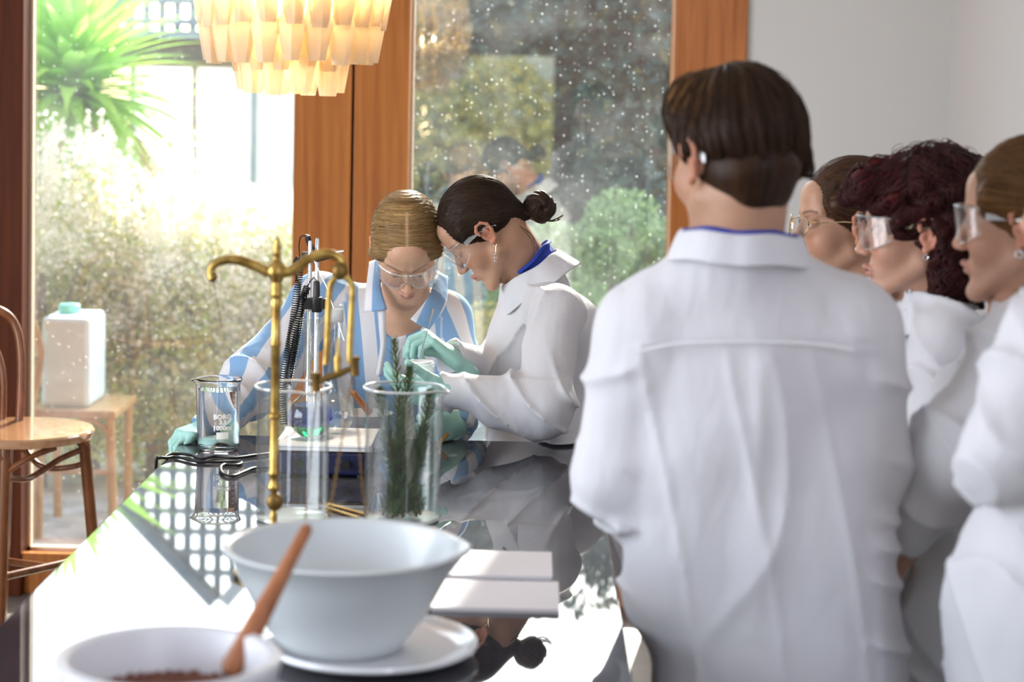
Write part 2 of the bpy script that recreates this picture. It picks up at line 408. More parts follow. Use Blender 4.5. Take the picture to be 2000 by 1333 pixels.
# ------------------------------------------------------------------ smooth implicit surfaces for bodies, cloth and hair
def unit(v): v = np.asarray(v, float); return v / (np.linalg.norm(v) + 1e-12)
class Field:
    def __init__(s, lo, hi, h):
        s.h = h; s.lo = np.asarray(lo, float); hi = np.asarray(hi, float)
        s.n = np.maximum(((hi - s.lo) / h).astype(int) + 2, 4)
        s.d = np.full(s.n, 0.08, np.float32)
        s.ax = [(s.lo[i] + h * np.arange(s.n[i])).astype(np.float32) for i in range(3)]
    def sl(s, lo, hi):
        a = np.clip(((np.asarray(lo) - s.lo) / s.h).astype(int) - 1, 0, s.n); b = np.clip(((np.asarray(hi) - s.lo) / s.h).astype(int) + 2, 0, s.n)
        if np.any(b <= a): return None
        q = tuple(slice(a[i], b[i]) for i in range(3))
        return q, (s.ax[0][q[0]][:, None, None], s.ax[1][q[1]][None, :, None], s.ax[2][q[2]][None, None, :])
    def comb(s, q, d2, k, op):
        d1 = s.d[q]
        if op == 'sub': d1, d2, sg = -d1, d2, -1
        else: sg = 1
        if k > 0:
            t = np.clip(0.5 + 0.5 * (d1 - d2) / k, 0, 1); r = d1 * (1 - t) + d2 * t - k * t * (1 - t)
        else: r = np.minimum(d1, d2)
        s.d[q] = sg * r
    def cone(s, a, b, r1, r2=None, k=0.01, flat=None, op='add'):
        a = np.asarray(a, float); b = np.asarray(b, float); r2 = r1 if r2 is None else r2
        m = max(r1, r2) * 1.3 + 2 * k + 0.02
        if flat is not None and flat[1] > 1: m *= flat[1]
        g = s.sl(np.minimum(a, b) - m, np.maximum(a, b) + m)
        if g is None: return s
        q, (X, Y, Z) = g; dx, dy, dz = X - a[0], Y - a[1], Z - a[2]; ba = b - a; sc = 1.0
        if flat is not None:
            n, f = unit(flat[0]), 1.0 / flat[1] - 1.0
            t = (dx * n[0] + dy * n[1] + dz * n[2]) * f; dx, dy, dz = dx + t * n[0], dy + t * n[1], dz + t * n[2]
            ba = ba + n * np.dot(ba, n) * f; sc = min(1.0, flat[1])
        L2 = np.dot(ba, ba) + 1e-12
        t = np.clip((dx * ba[0] + dy * ba[1] + dz * ba[2]) / L2, 0, 1)
        d = (np.sqrt((dx - t * ba[0]) ** 2 + (dy - t * ba[1]) ** 2 + (dz - t * ba[2]) ** 2) - (r1 + (r2 - r1) * t)) * (sc * 0.5 + 0.5)
        s.comb(q, d.astype(np.float32), k, op); return s
    def ell(s, c, r, k=0.01, R=None, op='add'):
        c = np.asarray(c, float); r = np.asarray(r, float); m = max(r) + 2 * k + 0.02
        g = s.sl(c - m, c + m)
        if g is None: return s
        q, (X, Y, Z) = g; dx, dy, dz = X - c[0], Y - c[1], Z - c[2]
        if R is None: R = np.eye(3)
        u = (dx * R[0, 0] + dy * R[1, 0] + dz * R[2, 0]) / r[0]; v = (dx * R[0, 1] + dy * R[1, 1] + dz * R[2, 1]) / r[1]; w_ = (dx * R[0, 2] + dy * R[1, 2] + dz * R[2, 2]) / r[2]
        k0 = np.sqrt(u * u + v * v + w_ * w_); k1 = np.sqrt((u / r[0]) ** 2 + (v / r[1]) ** 2 + (w_ / r[2]) ** 2) + 1e-9
        s.comb(q, (k0 * (k0 - 1) / k1).astype(np.float32), k, op); return s
    def box(s, lo, hi, k=0.003, op='sub'):
        g = s.sl(np.asarray(lo) - 0.03, np.asarray(hi) + 0.03)
        if g is None: return s
        q, (X, Y, Z) = g; c = (np.asarray(lo, float) + hi) / 2; e = (np.asarray(hi, float) - lo) / 2
        d = np.maximum(np.maximum(np.abs(X - c[0]) - e[0], np.abs(Y - c[1]) - e[1]), np.abs(Z - c[2]) - e[2])
        s.comb(q, d.astype(np.float32), k, op); return s
    def half(s, p, n, k=0.003):                     # cut away everything on the side n points to
        n = unit(n); X, Y, Z = s.ax[0][:, None, None], s.ax[1][None, :, None], s.ax[2][None, None, :]
        d = -((X - p[0]) * n[0] + (Y - p[1]) * n[1] + (Z - p[2]) * n[2])
        s.comb((slice(None),) * 3, d.astype(np.float32), k, 'sub'); return s
    def fn(s, f):                                    # displacement outwards
        s.d -= f(s.ax[0][:, None, None], s.ax[1][None, :, None], s.ax[2][None, None, :]).astype(np.float32); return s
    def mesh(s):
        d = s.d; sg = d < 0
        for a in range(3):
            ix = [slice(None)] * 3; ix[a] = 0; d[tuple(ix)] = 0.05; ix[a] = -1; d[tuple(ix)] = 0.05
        sg = d < 0; c = np.zeros(np.array(d.shape) - 1, np.int8)
        for i in (0, 1):
            for j in (0, 1):
                for k in (0, 1): c += sg[i:i + c.shape[0], j:j + c.shape[1], k:k + c.shape[2]]
        act = (c > 0) & (c < 8); idx = np.full(c.shape, -1, np.int32); cells = np.argwhere(act); idx[act] = np.arange(len(cells), dtype=np.int32)
        acc = np.zeros((len(cells), 3)); cnt = np.zeros(len(cells))
        cor = [(i, j, k) for i in (0, 1) for j in (0, 1) for k in (0, 1)]
        for o1 in cor:
            for a in range(3):
                if o1[a]: continue
                o2 = list(o1); o2[a] = 1
                d1 = d[cells[:, 0] + o1[0], cells[:, 1] + o1[1], cells[:, 2] + o1[2]]; d2 = d[cells[:, 0] + o2[0], cells[:, 1] + o2[1], cells[:, 2] + o2[2]]
                mk = (d1 < 0) != (d2 < 0); t = np.where(mk, d1 / np.where(mk, d1 - d2, 1), 0)
                for b in range(3): acc[:, b] += mk * (o1[b] + (t if b == a else 0))
                cnt += mk
        V = s.lo + s.h * (cells + acc / cnt[:, None]); Q = []
        for a in range(3):
            b, e = (a + 1) % 3, (a + 2) % 3
            s1 = [slice(None)] * 3; s2 = [slice(None)] * 3; s1[a] = slice(0, -1); s2[a] = slice(1, None)
            A1, A2 = sg[tuple(s1)], sg[tuple(s2)]
            for flip, mk in ((False, A1 & ~A2), (True, ~A1 & A2)):
                g = np.argwhere(mk); g = g[(g[:, b] > 0) & (g[:, e] > 0) & (g[:, b] < idx.shape[b]) & (g[:, e] < idx.shape[e])]
                def I(db, de):
                    h = g.copy(); h[:, b] += db; h[:, e] += de; return idx[h[:, 0], h[:, 1], h[:, 2]]
                q = np.stack([I(-1, -1), I(0, -1), I(0, 0), I(-1, 0)], 1)
                Q.append(q[:, ::-1] if flip else q)
        return V, np.concatenate(Q)
def keep_big(V, F, frac=0.02):
    """drop loose crumbs of an implicit surface"""
    lab = np.arange(len(V))
    for _ in range(200):
        m = lab[F].min(1); new = lab.copy()
        for i in range(F.shape[1]): np.minimum.at(new, F[:, i], m)
        new = new[new]
        if np.array_equal(new, lab): break
        lab = new
    u, c = np.unique(lab, return_counts=True); ok = set(u[c > frac * len(V)]); kv = np.isin(lab, list(ok)); kf = kv[F[:, 0]]
    mp = np.cumsum(kv) - 1
    return V[kv], mp[F[kf]]
def attr_color(o, name, A):
    a = o.data.attributes.new(name, 'FLOAT_COLOR', 'POINT'); A = np.asarray(A, np.float32)
    a.data.foreach_set('color', np.concatenate([A, np.ones((len(A), 1), np.float32)], 1).ravel())
def attr_vec(o, name, A):
    a = o.data.attributes.new(name, 'FLOAT_VECTOR', 'POINT'); a.data.foreach_set('vector', np.asarray(A, np.float32).ravel())
def attr_f(o, name, A):
    a = o.data.attributes.new(name, 'FLOAT', 'POINT'); a.data.foreach_set('value', np.asarray(A, np.float32).ravel())

# ================================================================== SETTING
GY = 6.5                                             # plane of the glazed wall
def gx(px, Y=GY, py=500): return at(px, py, Y)[0]
TABLE_X0, TABLE_X1, TABLE_Y0, TABLE_Y1, TZ = -0.769, 0.150, 0.95, 4.49, 0.90
def slab(name, lo, hi, m, parent=None, bev=0.0):
    b = MB().box(lo, hi, bev); base = ((lo[0] + hi[0]) / 2, (lo[1] + hi[1]) / 2, lo[2])
    return b.build(name, m, parent, None if parent else base, smooth=False)
RX, LX, BY, CZ = at(1850, 200, GY)[0], -3.6, -3.6, 3.45
struct(slab('floor', (LX, BY, -0.1), (RX, GY, 0.0), M['floor']))
struct(slab('ceiling', (LX, BY, CZ), (RX, GY + 0.1, CZ + 0.12), M['ceiling']))
struct(slab('wall_right', (RX, BY, 0), (RX + 0.15, GY + 0.15, CZ), M['wall']))
XA, XB = gx(52, py=600), gx(571, py=600)             # left glazing
XC, XD = gx(797, py=400), gx(1309, py=300)           # right glazing
XM = gx(688, py=400); XE = gx(1457, py=80)
FT = 3.20                                            # top of the glazing
struct(slab('wall_back', (XE, GY - 0.02, 0), (RX, GY + 0.15, CZ), M['wall']))
o = MB().box((LX, GY + 0.0, FT + 0.14), (XE, GY + 0.15, CZ)).build('wall_back', M['wall'], None, (0, GY, FT)); o.name = 'wall_header'; struct(o)
# rear wall with the door opening that mirrors in the glazing, left wall with a broad window opening
b = MB(); b.box((LX, BY - 0.15, 0), (-3.3, BY, CZ)); b.box((-1.32, BY - 0.15, 0), (-1.22, BY, CZ)); b.box((0.16, BY - 0.15, 0), (RX + 0.15, BY, CZ)); b.box((-3.3, BY - 0.15, 1.98), (0.16, BY, CZ)); struct(b.build('wall_front', M['timber_dark'], None, (0, BY, 0)))
b = MB(); b.box((LX - 0.15, BY - 0.15, 0), (LX, -0.2, CZ)); b.box((LX - 0.15, 3.4, 0), (LX, GY + 0.15, CZ)); b.box((LX - 0.15, -0.2, 0), (LX, 3.4, 0.5)); b.box((LX - 0.15, -0.2, 2.5), (LX, 3.4, CZ)); struct(b.build('wall_left', M['wall'], None, (LX, 0, 0)))
# timber posts and windows
def post(name, x0, x1, m, y0=GY - 0.03): return struct(slab(name, (x0, y0, 0), (x1, GY + 0.12, FT + 0.14), m, None, 0.004))
post('trim_1', LX, XA, M['timber_dark'], GY - 0.06)
post('trim_2', XB, XM - 0.004, M['timber'])
post('trim_3', XM + 0.004, XC, M['timber'])
o = post('trim_4', XM - 0.006, XM + 0.006, M['lash'], GY + 0.01)
post('trim_5', XD, XE, M['timber'], GY - 0.04)
def window(n, x0, x1, pm):
    w_ = struct(slab('window_%d' % n, (x0, GY - 0.02, 0.0), (x1, GY + 0.10, 0.135), M['timber'], None, 0.004))
    slab('glass_pane', (x0, GY + 0.060, 0.13), (x1, GY + 0.068, FT + 0.02), pm, w_)
    slab('sunlit_bead', (x0, GY + 0.03, 0.135), (x0 + 0.010, GY + 0.058, FT), M['timber_sunlit'], w_)  # added strip, pale to look like the sunlit jamb edge
    slab('sunlit_bead', (x0, GY + 0.03, 0.135), (x1, GY + 0.058, 0.147), M['timber_sunlit'], w_)
    slab('bottom_rail', (x0, GY - 0.045, 0.095), (x1, GY - 0.02, 0.142), M['timber'], w_)
    slab('top_rail', (x0, GY - 0.02, FT), (x1, GY + 0.10, FT + 0.14), M['timber'], w_)
    return w_
window(1, XA, XB, M['pane_left']); window(2, XC, XD, M['pane_right'])
struct(slab('baseboard_back', (XE, GY - 0.035, 0), (RX, GY - 0.02, 0.09), M['wall']))

# ================================================================== TABLE
tb = empty('table', ((TABLE_X0 + TABLE_X1) / 2, 2.7, 0)); tag(tb, 'long dark polished stone bench, mirror bright, running from the camera to the window', 'table')
slab('tabletop', (TABLE_X0, TABLE_Y0, TZ - 0.03), (TABLE_X1, TABLE_Y1, TZ), M['stone'], tb, 0.003)
slab('side_panel', (TABLE_X0 + 0.10, TABLE_Y0 + 0.1, 0), (TABLE_X0 + 0.14, TABLE_Y1 - 0.25, TZ - 0.03), M['stonebase'], tb)
slab('side_panel', (TABLE_X1 - 0.24, TABLE_Y0 + 0.1, 0), (TABLE_X1 - 0.20, TABLE_Y1 - 0.25, TZ - 0.03), M['stonebase'], tb)
slab('end_panel', (TABLE_X0 + 0.14, TABLE_Y1 - 0.29, 0), (TABLE_X1 - 0.24, TABLE_Y1 - 0.25, TZ - 0.03), M['stonebase'], tb)

# ================================================================== PEOPLE
def orient(az, pitch, roll=0.0):
    """columns: person's right, forward, up"""
    f = unit([az[0], az[1], 0]); p = math.radians(pitch); F_ = np.array([f[0] * math.cos(p), f[1] * math.cos(p), -math.sin(p)])
    r = np.cross(F_, [0, 0, 1.0]); r = unit(r); u = np.cross(r, F_); q = math.radians(roll)
    r2 = r * math.cos(q) + u * math.sin(q); u2 = np.cross(r2, F_)
    return np.stack([r2, F_, u2], 1)
def head_mesh(R, o, s, neck, look=0.0, h=0.0024, base=(0.52, 0.31, 0.21), neck_r=0.052, fem=True, down=False):
    nb = (np.asarray(neck) - o) @ R / s
    lo = np.minimum([-0.095, -0.125, -0.145], nb - 0.07); hi = np.maximum([0.095, 0.135, 0.145], nb + 0.07)
    F = Field(lo, hi, h)
    F.ell((0, -0.014, 0.045), (0.072, 0.092, 0.084), 0)
    F.ell((0, 0.030, -0.012), (0.060, 0.060, 0.088), 0.02)
    for sx in (-1, 1):
        F.cone((sx * 0.052, 0.004, -0.050), (sx * 0.016, 0.072, -0.102), 0.017, 0.014, 0.022)
        F.ell((sx * 0.036, 0.058, -0.028), (0.026, 0.026, 0.030), 0.02)
        F.cone((sx * 0.012, 0.086, 0.030), (sx * 0.046, 0.066, 0.034), 0.008, 0.008, 0.014)
        F.ell((sx * 0.031, 0.097, 0.008), (0.017, 0.014, 0.0125), 0.010, op='sub')
    F.cone((-0.010, 0.080, -0.106), (0.010, 0.080, -0.106), 0.0135, k=0.018)
    F.ell((0, 0.062, -0.066), (0.032, 0.030, 0.024), 0.018)
    F.ell((0, 0.066, 0.060), (0.045, 0.026, 0.034), 0.02)
    # nose
    F.cone((0, 0.087, 0.016), (0, 0.108, -0.028), 0.0058, 0.0092, 0.008)
    for sx in (-1, 1):
        F.ell((sx * 0.0105, 0.098, -0.032), (0.0075, 0.010, 0.0068), 0.005)
        F.ell((sx * 0.0062, 0.104, -0.0405), (0.0030, 0.0048, 0.0040), 0.002, op='sub')
    # eyelids
    for sx in (-1, 1):
        F.ell((sx * 0.031, 0.0765, 0.010), (0.0150, 0.0138, 0.0128), 0.004)
        if down: F.ell((sx * 0.031, 0.091, 0.0035), (0.0125, 0.006, 0.0016), 0.001, op='sub')
        else: F.ell((sx * 0.031, 0.0905, 0.0080), (0.0120, 0.0075, 0.0046), 0.002, op='sub')
    # lips
    F.cone((-0.017, 0.0905, -0.0625), (0, 0.0985, -0.0595), 0.0030, 0.0052, 0.005); F.cone((0.017, 0.0905, -0.0625), (0, 0.0985, -0.0595), 0.0030, 0.0052, 0.005)
    F.cone((-0.013, 0.0905, -0.0705), (0.013, 0.0905, -0.0705), 0.0050, k=0.006); F.ell((0, 0.0945, -0.0705), (0.012, 0.005, 0.0052), 0.004)
    F.cone((-0.018, 0.095, -0.0655), (0.018, 0.095, -0.0655), 0.0014, k=0.001, op='sub'); F.cone((-0.008, 0.102, -0.0650), (0.008, 0.102, -0.0650), 0.0018, k=0.001, op='sub')
    # ears
    for sx in (-1, 1):
        F.ell((sx * 0.072, -0.006, 0.000), (0.010, 0.017, 0.022), 0.006)
        pts = [(-0.002, -0.026), (-0.014, -0.020), (-0.021, 0.000), (-0.022, 0.018), (-0.012, 0.031), (0.002, 0.032), (0.011, 0.022), (0.010, 0.010)]
        for i in range(len(pts) - 1):
            (y0, z0), (y1, z1) = pts[i], pts[i + 1]
            e0, e1 = 0.080 + 0.006 * (z0 > -0.02), 0.080 + 0.006 * (z1 > -0.02)
            F.cone((sx * e0, y0, z0), (sx * e1, y1, z1), 0.0042, 0.0040, 0.003)
        F.ell((sx * 0.077, -0.001, -0.026), (0.0055, 0.0075, 0.009), 0.004)
        F.cone((sx * 0.081, -0.012, -0.004), (sx * 0.082, -0.010, 0.016), 0.0028, k=0.003)
        F.ell((sx * 0.084, -0.003, -0.004), (0.007, 0.0065, 0.009), 0.003, op='sub')
    # neck
    F.cone((0, -0.026, -0.050), nb, neck_r, neck_r * 1.08, 0.026)
    F.cone((0, -0.040, -0.02), nb, neck_r * 0.9, neck_r, 0.03)
    V, Q = keep_big(*F.mesh())
    # skin tones: lips, brows, cheeks, ears; shade painted into mouth line and lid crease
    x, y, z = V.T; T = np.tile(np.array(base), (len(V), 1))
    def mixc(mask, c):
        nonlocal T
        T = T * (1 - mask[:, None]) + np.array(c) * mask[:, None]
    g = lambda v, c, w_: np.exp(-((v - c) / w_) ** 2)
    mixc(0.38 * g(np.abs(x), 0.042, 0.02) * g(z, -0.03, 0.022) * (y > 0.03), np.array(base) * (1.12, 0.72, 0.68))
    mixc(0.35 * g(x, 0, 0.014) * g(z, -0.03, 0.014) * (y > 0.09), np.array(base) * (1.1, 0.70, 0.66))
    mixc(0.5 * (np.abs(x) > 0.074), np.array(base) * (1.15, 0.66, 0.60))
    lip = np.clip(1.35 * np.exp(-((x / 0.0195) ** 4)) * np.exp(-((z + 0.0655) / 0.0095) ** 4), 0, 1) * (y > 0.080)
    mixc(0.7 * lip, (0.42, 0.17, 0.15)); mixc(0.8 * np.exp(-((x / 0.018) ** 4)) * (np.abs(z + 0.0652) < 0.0016) * (y > 0.08), (0.16, 0.04, 0.04))
    bz = 0.0285 + 0.006 * np.sin(np.clip((np.abs(x) - 0.012) / 0.036, 0, 1) * 2.4)
    mixc(0.85 * (np.abs(x) > 0.012) * (np.abs(x) < 0.050) * np.clip(1 - np.abs(z - bz) / 0.0036, 0, 1) ** 0.5 * (y > 0.05), (0.10, 0.055, 0.035))
    lz = 0.0050 if down else 0.0130
    mixc(0.9 * np.exp(-(((np.abs(x) - 0.031) / 0.0125) ** 4)) * np.clip(1 - np.abs(z - lz + 12 * (np.abs(x) - 0.031) ** 2) / 0.0016, 0, 1) * (y > 0.07), (0.035, 0.018, 0.014))
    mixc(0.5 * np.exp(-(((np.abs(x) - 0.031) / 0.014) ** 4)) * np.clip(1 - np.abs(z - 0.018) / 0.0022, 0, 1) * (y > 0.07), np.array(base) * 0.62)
    return V, Q, T
def W(V, R, o, s): return (np.asarray(V) * s) @ R.T + o

def goggles(person, R, o, s, arms=True):
    """clear wrap-round shield with side arms"""
    b = MB(); n = 28; rows = 7; V = []
    def shp(u, v, off):
        a = (u - 0.5) * 2; x = 0.074 * math.sin(a * 1.25) / math.sin(1.25) ; yy = 0.030 + 0.081 * math.cos(a * 1.22) + off
        top = 0.036 - 0.004 * a * a; bot = -0.026 + 0.030 * math.exp(-(a / 0.16) ** 2) + 0.020 * abs(a) ** 3
        return (x, yy - 0.006 * v * (1 - abs(a)), top + (bot - top) * v)
    for off in (0.0, 0.0022):
        for i in range(n + 1):
            for j in range(rows): V.append(shp(i / n, j / (rows - 1), off))
    m2 = (n + 1) * rows; F_ = []
    for i in range(n):
        for j in range(rows - 1):
            q = (i * rows + j, (i + 1) * rows + j, (i + 1) * rows + j + 1, i * rows + j + 1); F_.append(q); F_.append(tuple(m2 + k for k in q)[::-1])
        F_.append((i * rows, (i + 1) * rows, m2 + (i + 1) * rows, m2 + i * rows)); F_.append((i * rows + rows - 1, (i + 1) * rows + rows - 1, m2 + (i + 1) * rows + rows - 1, m2 + i * rows + rows - 1))
    b.add(W(V, R, o, s), F_); g = b.build('safety_goggles', M['goggle'], person)
    e = MB(); e.tube(W([shp(i / 24, 0, 0.001) for i in range(25)], R, o, s), 0.0017 * s, 6); e.tube(W([shp(i / 24, 1, 0.001) for i in range(25)], R, o, s), 0.0014 * s, 6)
    e.build('goggle_rim', M['goggle_edge'], g)
    for sx in (-1, 1):
        a = MB(); P = [(sx * 0.0745, 0.052, 0.018), (sx * 0.079, 0.030, 0.019), (sx * 0.081, 0.006, 0.018), (sx * 0.080, -0.022, 0.012), (sx * 0.078, -0.036, 0.002)]
        V2 = []; 
        for p in P: V2 += [(p[0], p[1], p[2] + 0.007), (p[0] + sx * 0.0018, p[1], p[2] + 0.007), (p[0] + sx * 0.0018, p[1], p[2] - 0.005), (p[0], p[1], p[2] - 0.005)]
        F2 = []
        for i in range(len(P) - 1):
            for j in range(4): F2.append((i * 4 + j, i * 4 + (j + 1) % 4, i * 4 + 4 + (j + 1) % 4, i * 4 + 4 + j))
        a.add(W(V2, R, o, s), F2); a.build('goggle_arm', M['goggle_edge'], g)
    return g
def eyes(person, R, o, s, look=(0, 1, 0)):
    for sx in (-1, 1):
        c = np.array([sx * 0.031, 0.0765, 0.010]); b = MB().ball((0, 0, 0), 0.0128, 10); b.v = [tuple(p) for p in W(np.array(b.v) + c, R, o, s)]
        e = b.build('eye', M['eye'], person)
        lk = unit(look); i = MB().ball((0, 0, 0), 0.0064, 8, (1, 0.6, 1)); i.v = [tuple(p) for p in W(np.array(i.v) + c + lk * 0.0098, R, o, s)]
        i.build('iris', M['iris'], e)
def ear_hoop(person, R, o, s, sx, z=-0.034, r=0.008, y=0.0, m=None, th=0.0009, name='earring'):
    c = np.array([sx * 0.080, y, z - r]); P = [c + r * np.array([0, math.cos(a), math.sin(a)]) for a in np.linspace(0, 2 * PI, 20, endpoint=False)]
    return MB().tube(W(P, R, o, s), th, 6, closed=True).build(name, m or M['silver'], person)

def ridge(p): return 1 - np.abs(np.sin(p))
def grain(X, Y, Z, s=0.0):
    return (np.sin(13 * X + 7 * Z + 2.1 * np.sin(5 * Y + 9 * Z + s) + s) + np.sin(17 * Z - 11 * Y + 1.7 * np.sin(8 * X + s * 2) + 1.3 * s) + np.sin(23 * Y + 19 * X + 1.9 * np.sin(12 * Z - s))) / 3
def limbs_body(J, sc=1.0, h=0.014, base=(0.5, 0.3, 0.2)):
    """coarse hidden body below the collar, one surface"""
    pts = np.array([J[k] for k in J if not k.startswith('_')]); F = Field(pts.min(0) - 0.17, pts.max(0) + 0.17, h)
    n, c, p = J['neck'], J['chest'], J['pelvis']; f = J['_fwd']
    F.cone(c, p, 0.125, 0.115, 0.05, (f, 0.70)); F.cone(n, c, 0.055, 0.10, 0.05)
    for sd in 'LR':
        F.cone(J['sh' + sd] , n, 0.040, 0.042, 0.05); F.cone(J['sh' + sd], J['el' + sd], 0.043, 0.036, 0.03); F.cone(J['el' + sd], J['wr' + sd], 0.035, 0.025, 0.02)
        F.cone(J['hip' + sd], J['kn' + sd], 0.062, 0.050, 0.03); F.cone(J['kn' + sd], J['an' + sd], 0.048, 0.034, 0.02)
    F.cone(J['hipL'], J['hipR'], 0.070, 0.070, 0.05)
    V, Q = keep_big(*F.mesh()); return V, Q, np.tile(np.array(base), (len(V), 1))
def legs(J, person):
    F = Field(np.minimum(J['anL'], J['anR']) - 0.12, np.maximum(J['pelvis'] + 0.2, np.maximum(J['hipL'], J['hipR']) + 0.2), 0.014)
    F.lo
    for sd in 'LR':
        F.cone(J['hip' + sd], J['kn' + sd], 0.075, 0.066, 0.03); F.cone(J['kn' + sd], J['an' + sd] + np.array([0, 0, 0.0]), 0.066, 0.058, 0.02)
    F.cone(J['hipL'], J['hipR'], 0.080, 0.080, 0.04)
    tbx(F)
    V, Q = keep_big(*F.mesh()); obj('trousers', V, Q, M['trousers'], person)
    for sd in 'LR':
        a = J['an' + sd]; f = unit([J['_fwd'][0], J['_fwd'][1], 0]); F = Field(a - 0.24, a + 0.24, 0.010)
        F.cone([a[0], a[1], 0.045], [a[0] + f[0] * 0.15, a[1] + f[1] * 0.15, 0.035], 0.045, 0.038, 0.02); F.cone([a[0], a[1], 0.05], [a[0], a[1], 0.10], 0.045, 0.045, 0.02)
        F.half((0, 0, 0.004), (0, 0, -1), 0.003); V, Q = F.mesh(); obj('shoe', V, Q, M['shoe'], person)
def tbx(F, g=0.004):       # the bench is solid: cloth and bodies give way to it
    F.box((TABLE_X0 - g, TABLE_Y0 - g, TZ - 0.03 - g), (TABLE_X1 + g, TABLE_Y1 + g, TZ + g), 0.004, 'sub')
def stance(J, feet, spread=0.10):
    """hips, knees and ankles from the pelvis to the floor"""
    f = unit([J['_fwd'][0], J['_fwd'][1], 0]); r = np.cross(f, [0, 0, 1.0]); p = J['pelvis']; feet = np.asarray(feet, float)
    for sd, q in (('L', -1), ('R', 1)):
        J['hip' + sd] = p + r * q * 0.075 - np.array([0, 0, 0.04]); J['an' + sd] = np.array([feet[0], feet[1], 0.09]) + r * q * spread
        J['kn' + sd] = (J['hip' + sd] + J['an' + sd]) / 2 + f * 0.02
    return J
def person(name_label, R, o, s, J, base, group=None, neck_r=0.052, down=False, look=(0, 1, 0), h=0.0024):
    V1, Q1, T1 = head_mesh(R, o, s, J['neck'], base=base, neck_r=neck_r, down=down, h=h); V1 = W(V1, R, o, s)
    V2, Q2, T2 = limbs_body(J, base=base)
    V = np.concatenate([V1, V2]); Q = np.concatenate([Q1, Q2 + len(V1)]); T = np.concatenate([T1, T2])
    ft = (J['anL'] + J['anR']) / 2
    p = obj('person', V, Q, M['skin'], None, (ft[0], ft[1], 0)); attr_color(p, 'tone', T)
    tag(p, name_label, 'person', group); eyes(p, R, o, s, look); return p

def sleeve(F, a, b, c, r0, r1, r2, k=0.02, r3=None):
    F.cone(a, b, r0, r1, k); F.cone(b, c, r1 * 0.98, r2, k)
def collar(parent, m, c, axis, fwd, r=0.066, h1=0.034, fall=0.040, gap=0.6, th=0.003, flare=0.022, name='collar', up_front=-0.012):
    """shirt collar: a stand and a turned-down fall, open at the front by the angle gap"""
    a = unit(axis); f = unit(np.asarray(fwd) - a * np.dot(fwd, a)); s_ = np.cross(f, a); n = 44; V = []; prof = [(0, 0.0), (0.001, h1 * 0.5), (0.002, h1), (0.006, h1 + 0.003), (0.010, h1), (0.010 + flare * 0.4, h1 - fall * 0.45), (0.010 + flare, h1 - fall)]
    th0 = [t for t in np.linspace(gap, 2 * PI - gap, n)]
    for t in th0:
        fr = 0.5 + 0.5 * math.cos(t)           # 1 at the front
        for (dr, z) in prof:
            rr = r * (1 + 0.10 * fr) + dr + 0.0015 * math.sin(9 * t); zz = z + up_front * fr * 2 + 0.002 * math.sin(5 * t + 1) - (0.012 * fr ** 4 if z < h1 - 0.02 and dr > 0.01 else 0)
            V.append(c + (f * math.cos(t) + s_ * math.sin(t)) * rr + a * zz)
    k = len(prof); F_ = []
    for i in range(n - 1):
        for j in range(k - 1): F_.append((i * k + j, (i + 1) * k + j, (i + 1) * k + j + 1, i * k + j + 1))
    o = obj(name, V, F_, m, parent); md = o.modifiers.new('thickness', 'SOLIDIFY'); md.thickness = th; md.offset = 0
    md2 = o.modifiers.new('smooth', 'SUBSURF'); md2.levels = 1; md2.render_levels = 1
    return o

def finger_chain(F, base, d, n, lens, ang, r, k=0.0025):
    """base knuckle, direction d, curl towards n"""
    p = np.asarray(base, float); d = unit(d); n = unit(n - d * np.dot(n, d)); a = 0
    for i, (l, an) in enumerate(zip(lens, ang)):
        a += math.radians(an); q = p + l * (d * math.cos(a) + n * math.sin(a))
        F.cone(p, q, r * (1 - 0.10 * i), r * (1 - 0.10 * (i + 1)), k); p = q
    return p
def hand_mesh(wr, d, n, side, curl, thumb, s=1.0, h=0.0022, spread=0.06, wl=0.05, swell=1.0, cuff=None):
    """d fingers' direction, n the way the palm faces, side +1/-1 to the thumb; curl per finger [mcp, pip, dip]"""
    d = unit(d); n = unit(n - d * np.dot(n, d)); t = np.cross(d, n) * side; wr = np.asarray(wr, float)
    F = Field(wr - 0.20 * s, wr + 0.20 * s, h); ends = []
    off = [0.030, 0.010, -0.010, -0.028]; kl = [0.088, 0.092, 0.087, 0.079]; ln = [(0.040, 0.025, 0.020), (0.044, 0.028, 0.021), (0.041, 0.026, 0.020), (0.032, 0.020, 0.018)]
    for i in range(4):
        kn = wr + s * (d * kl[i] + t * off[i]); F.cone(wr + s * t * off[i] * 0.62, kn, 0.0165 * s * swell, 0.0125 * s * swell, 0.012, (n, 0.85))
        dd = d + t * (1.5 - i) * spread; c = curl[i]
        ends.append(finger_chain(F, kn, dd, n, [l * s for l in ln[i]], c, (0.0098 - 0.0006 * (i == 3)) * s * swell))
    tb_ = wr + s * (d * 0.022 + t * 0.026 + n * 0.006); dir_, l, q = thumb
    F.cone(wr + s * d * 0.01, tb_ + s * 0.4 * 0.03 * unit(dir_), 0.017 * s * swell, 0.014 * s * swell, 0.010)
    p1 = tb_ + unit(dir_) * 0.040 * s; p2 = p1 + unit(np.asarray(dir_) * 0.6 + np.asarray(q) * 0.6) * 0.030 * s; p3 = p2 + unit(np.asarray(dir_) * 0.3 + np.asarray(q)) * 0.024 * s
    F.cone(tb_, p1, 0.0145 * s * swell, 0.0115 * s * swell, 0.006); F.cone(p1, p2, 0.0112 * s * swell, 0.0102 * s * swell, 0.004); F.cone(p2, p3, 0.0100 * s * swell, 0.0085 * s * swell, 0.004)
    F.cone(wr - d * wl * s, wr + d * 0.02 * s, 0.027 * s, 0.025 * s, 0.012, (n, 0.82))
    return F, ends, p3
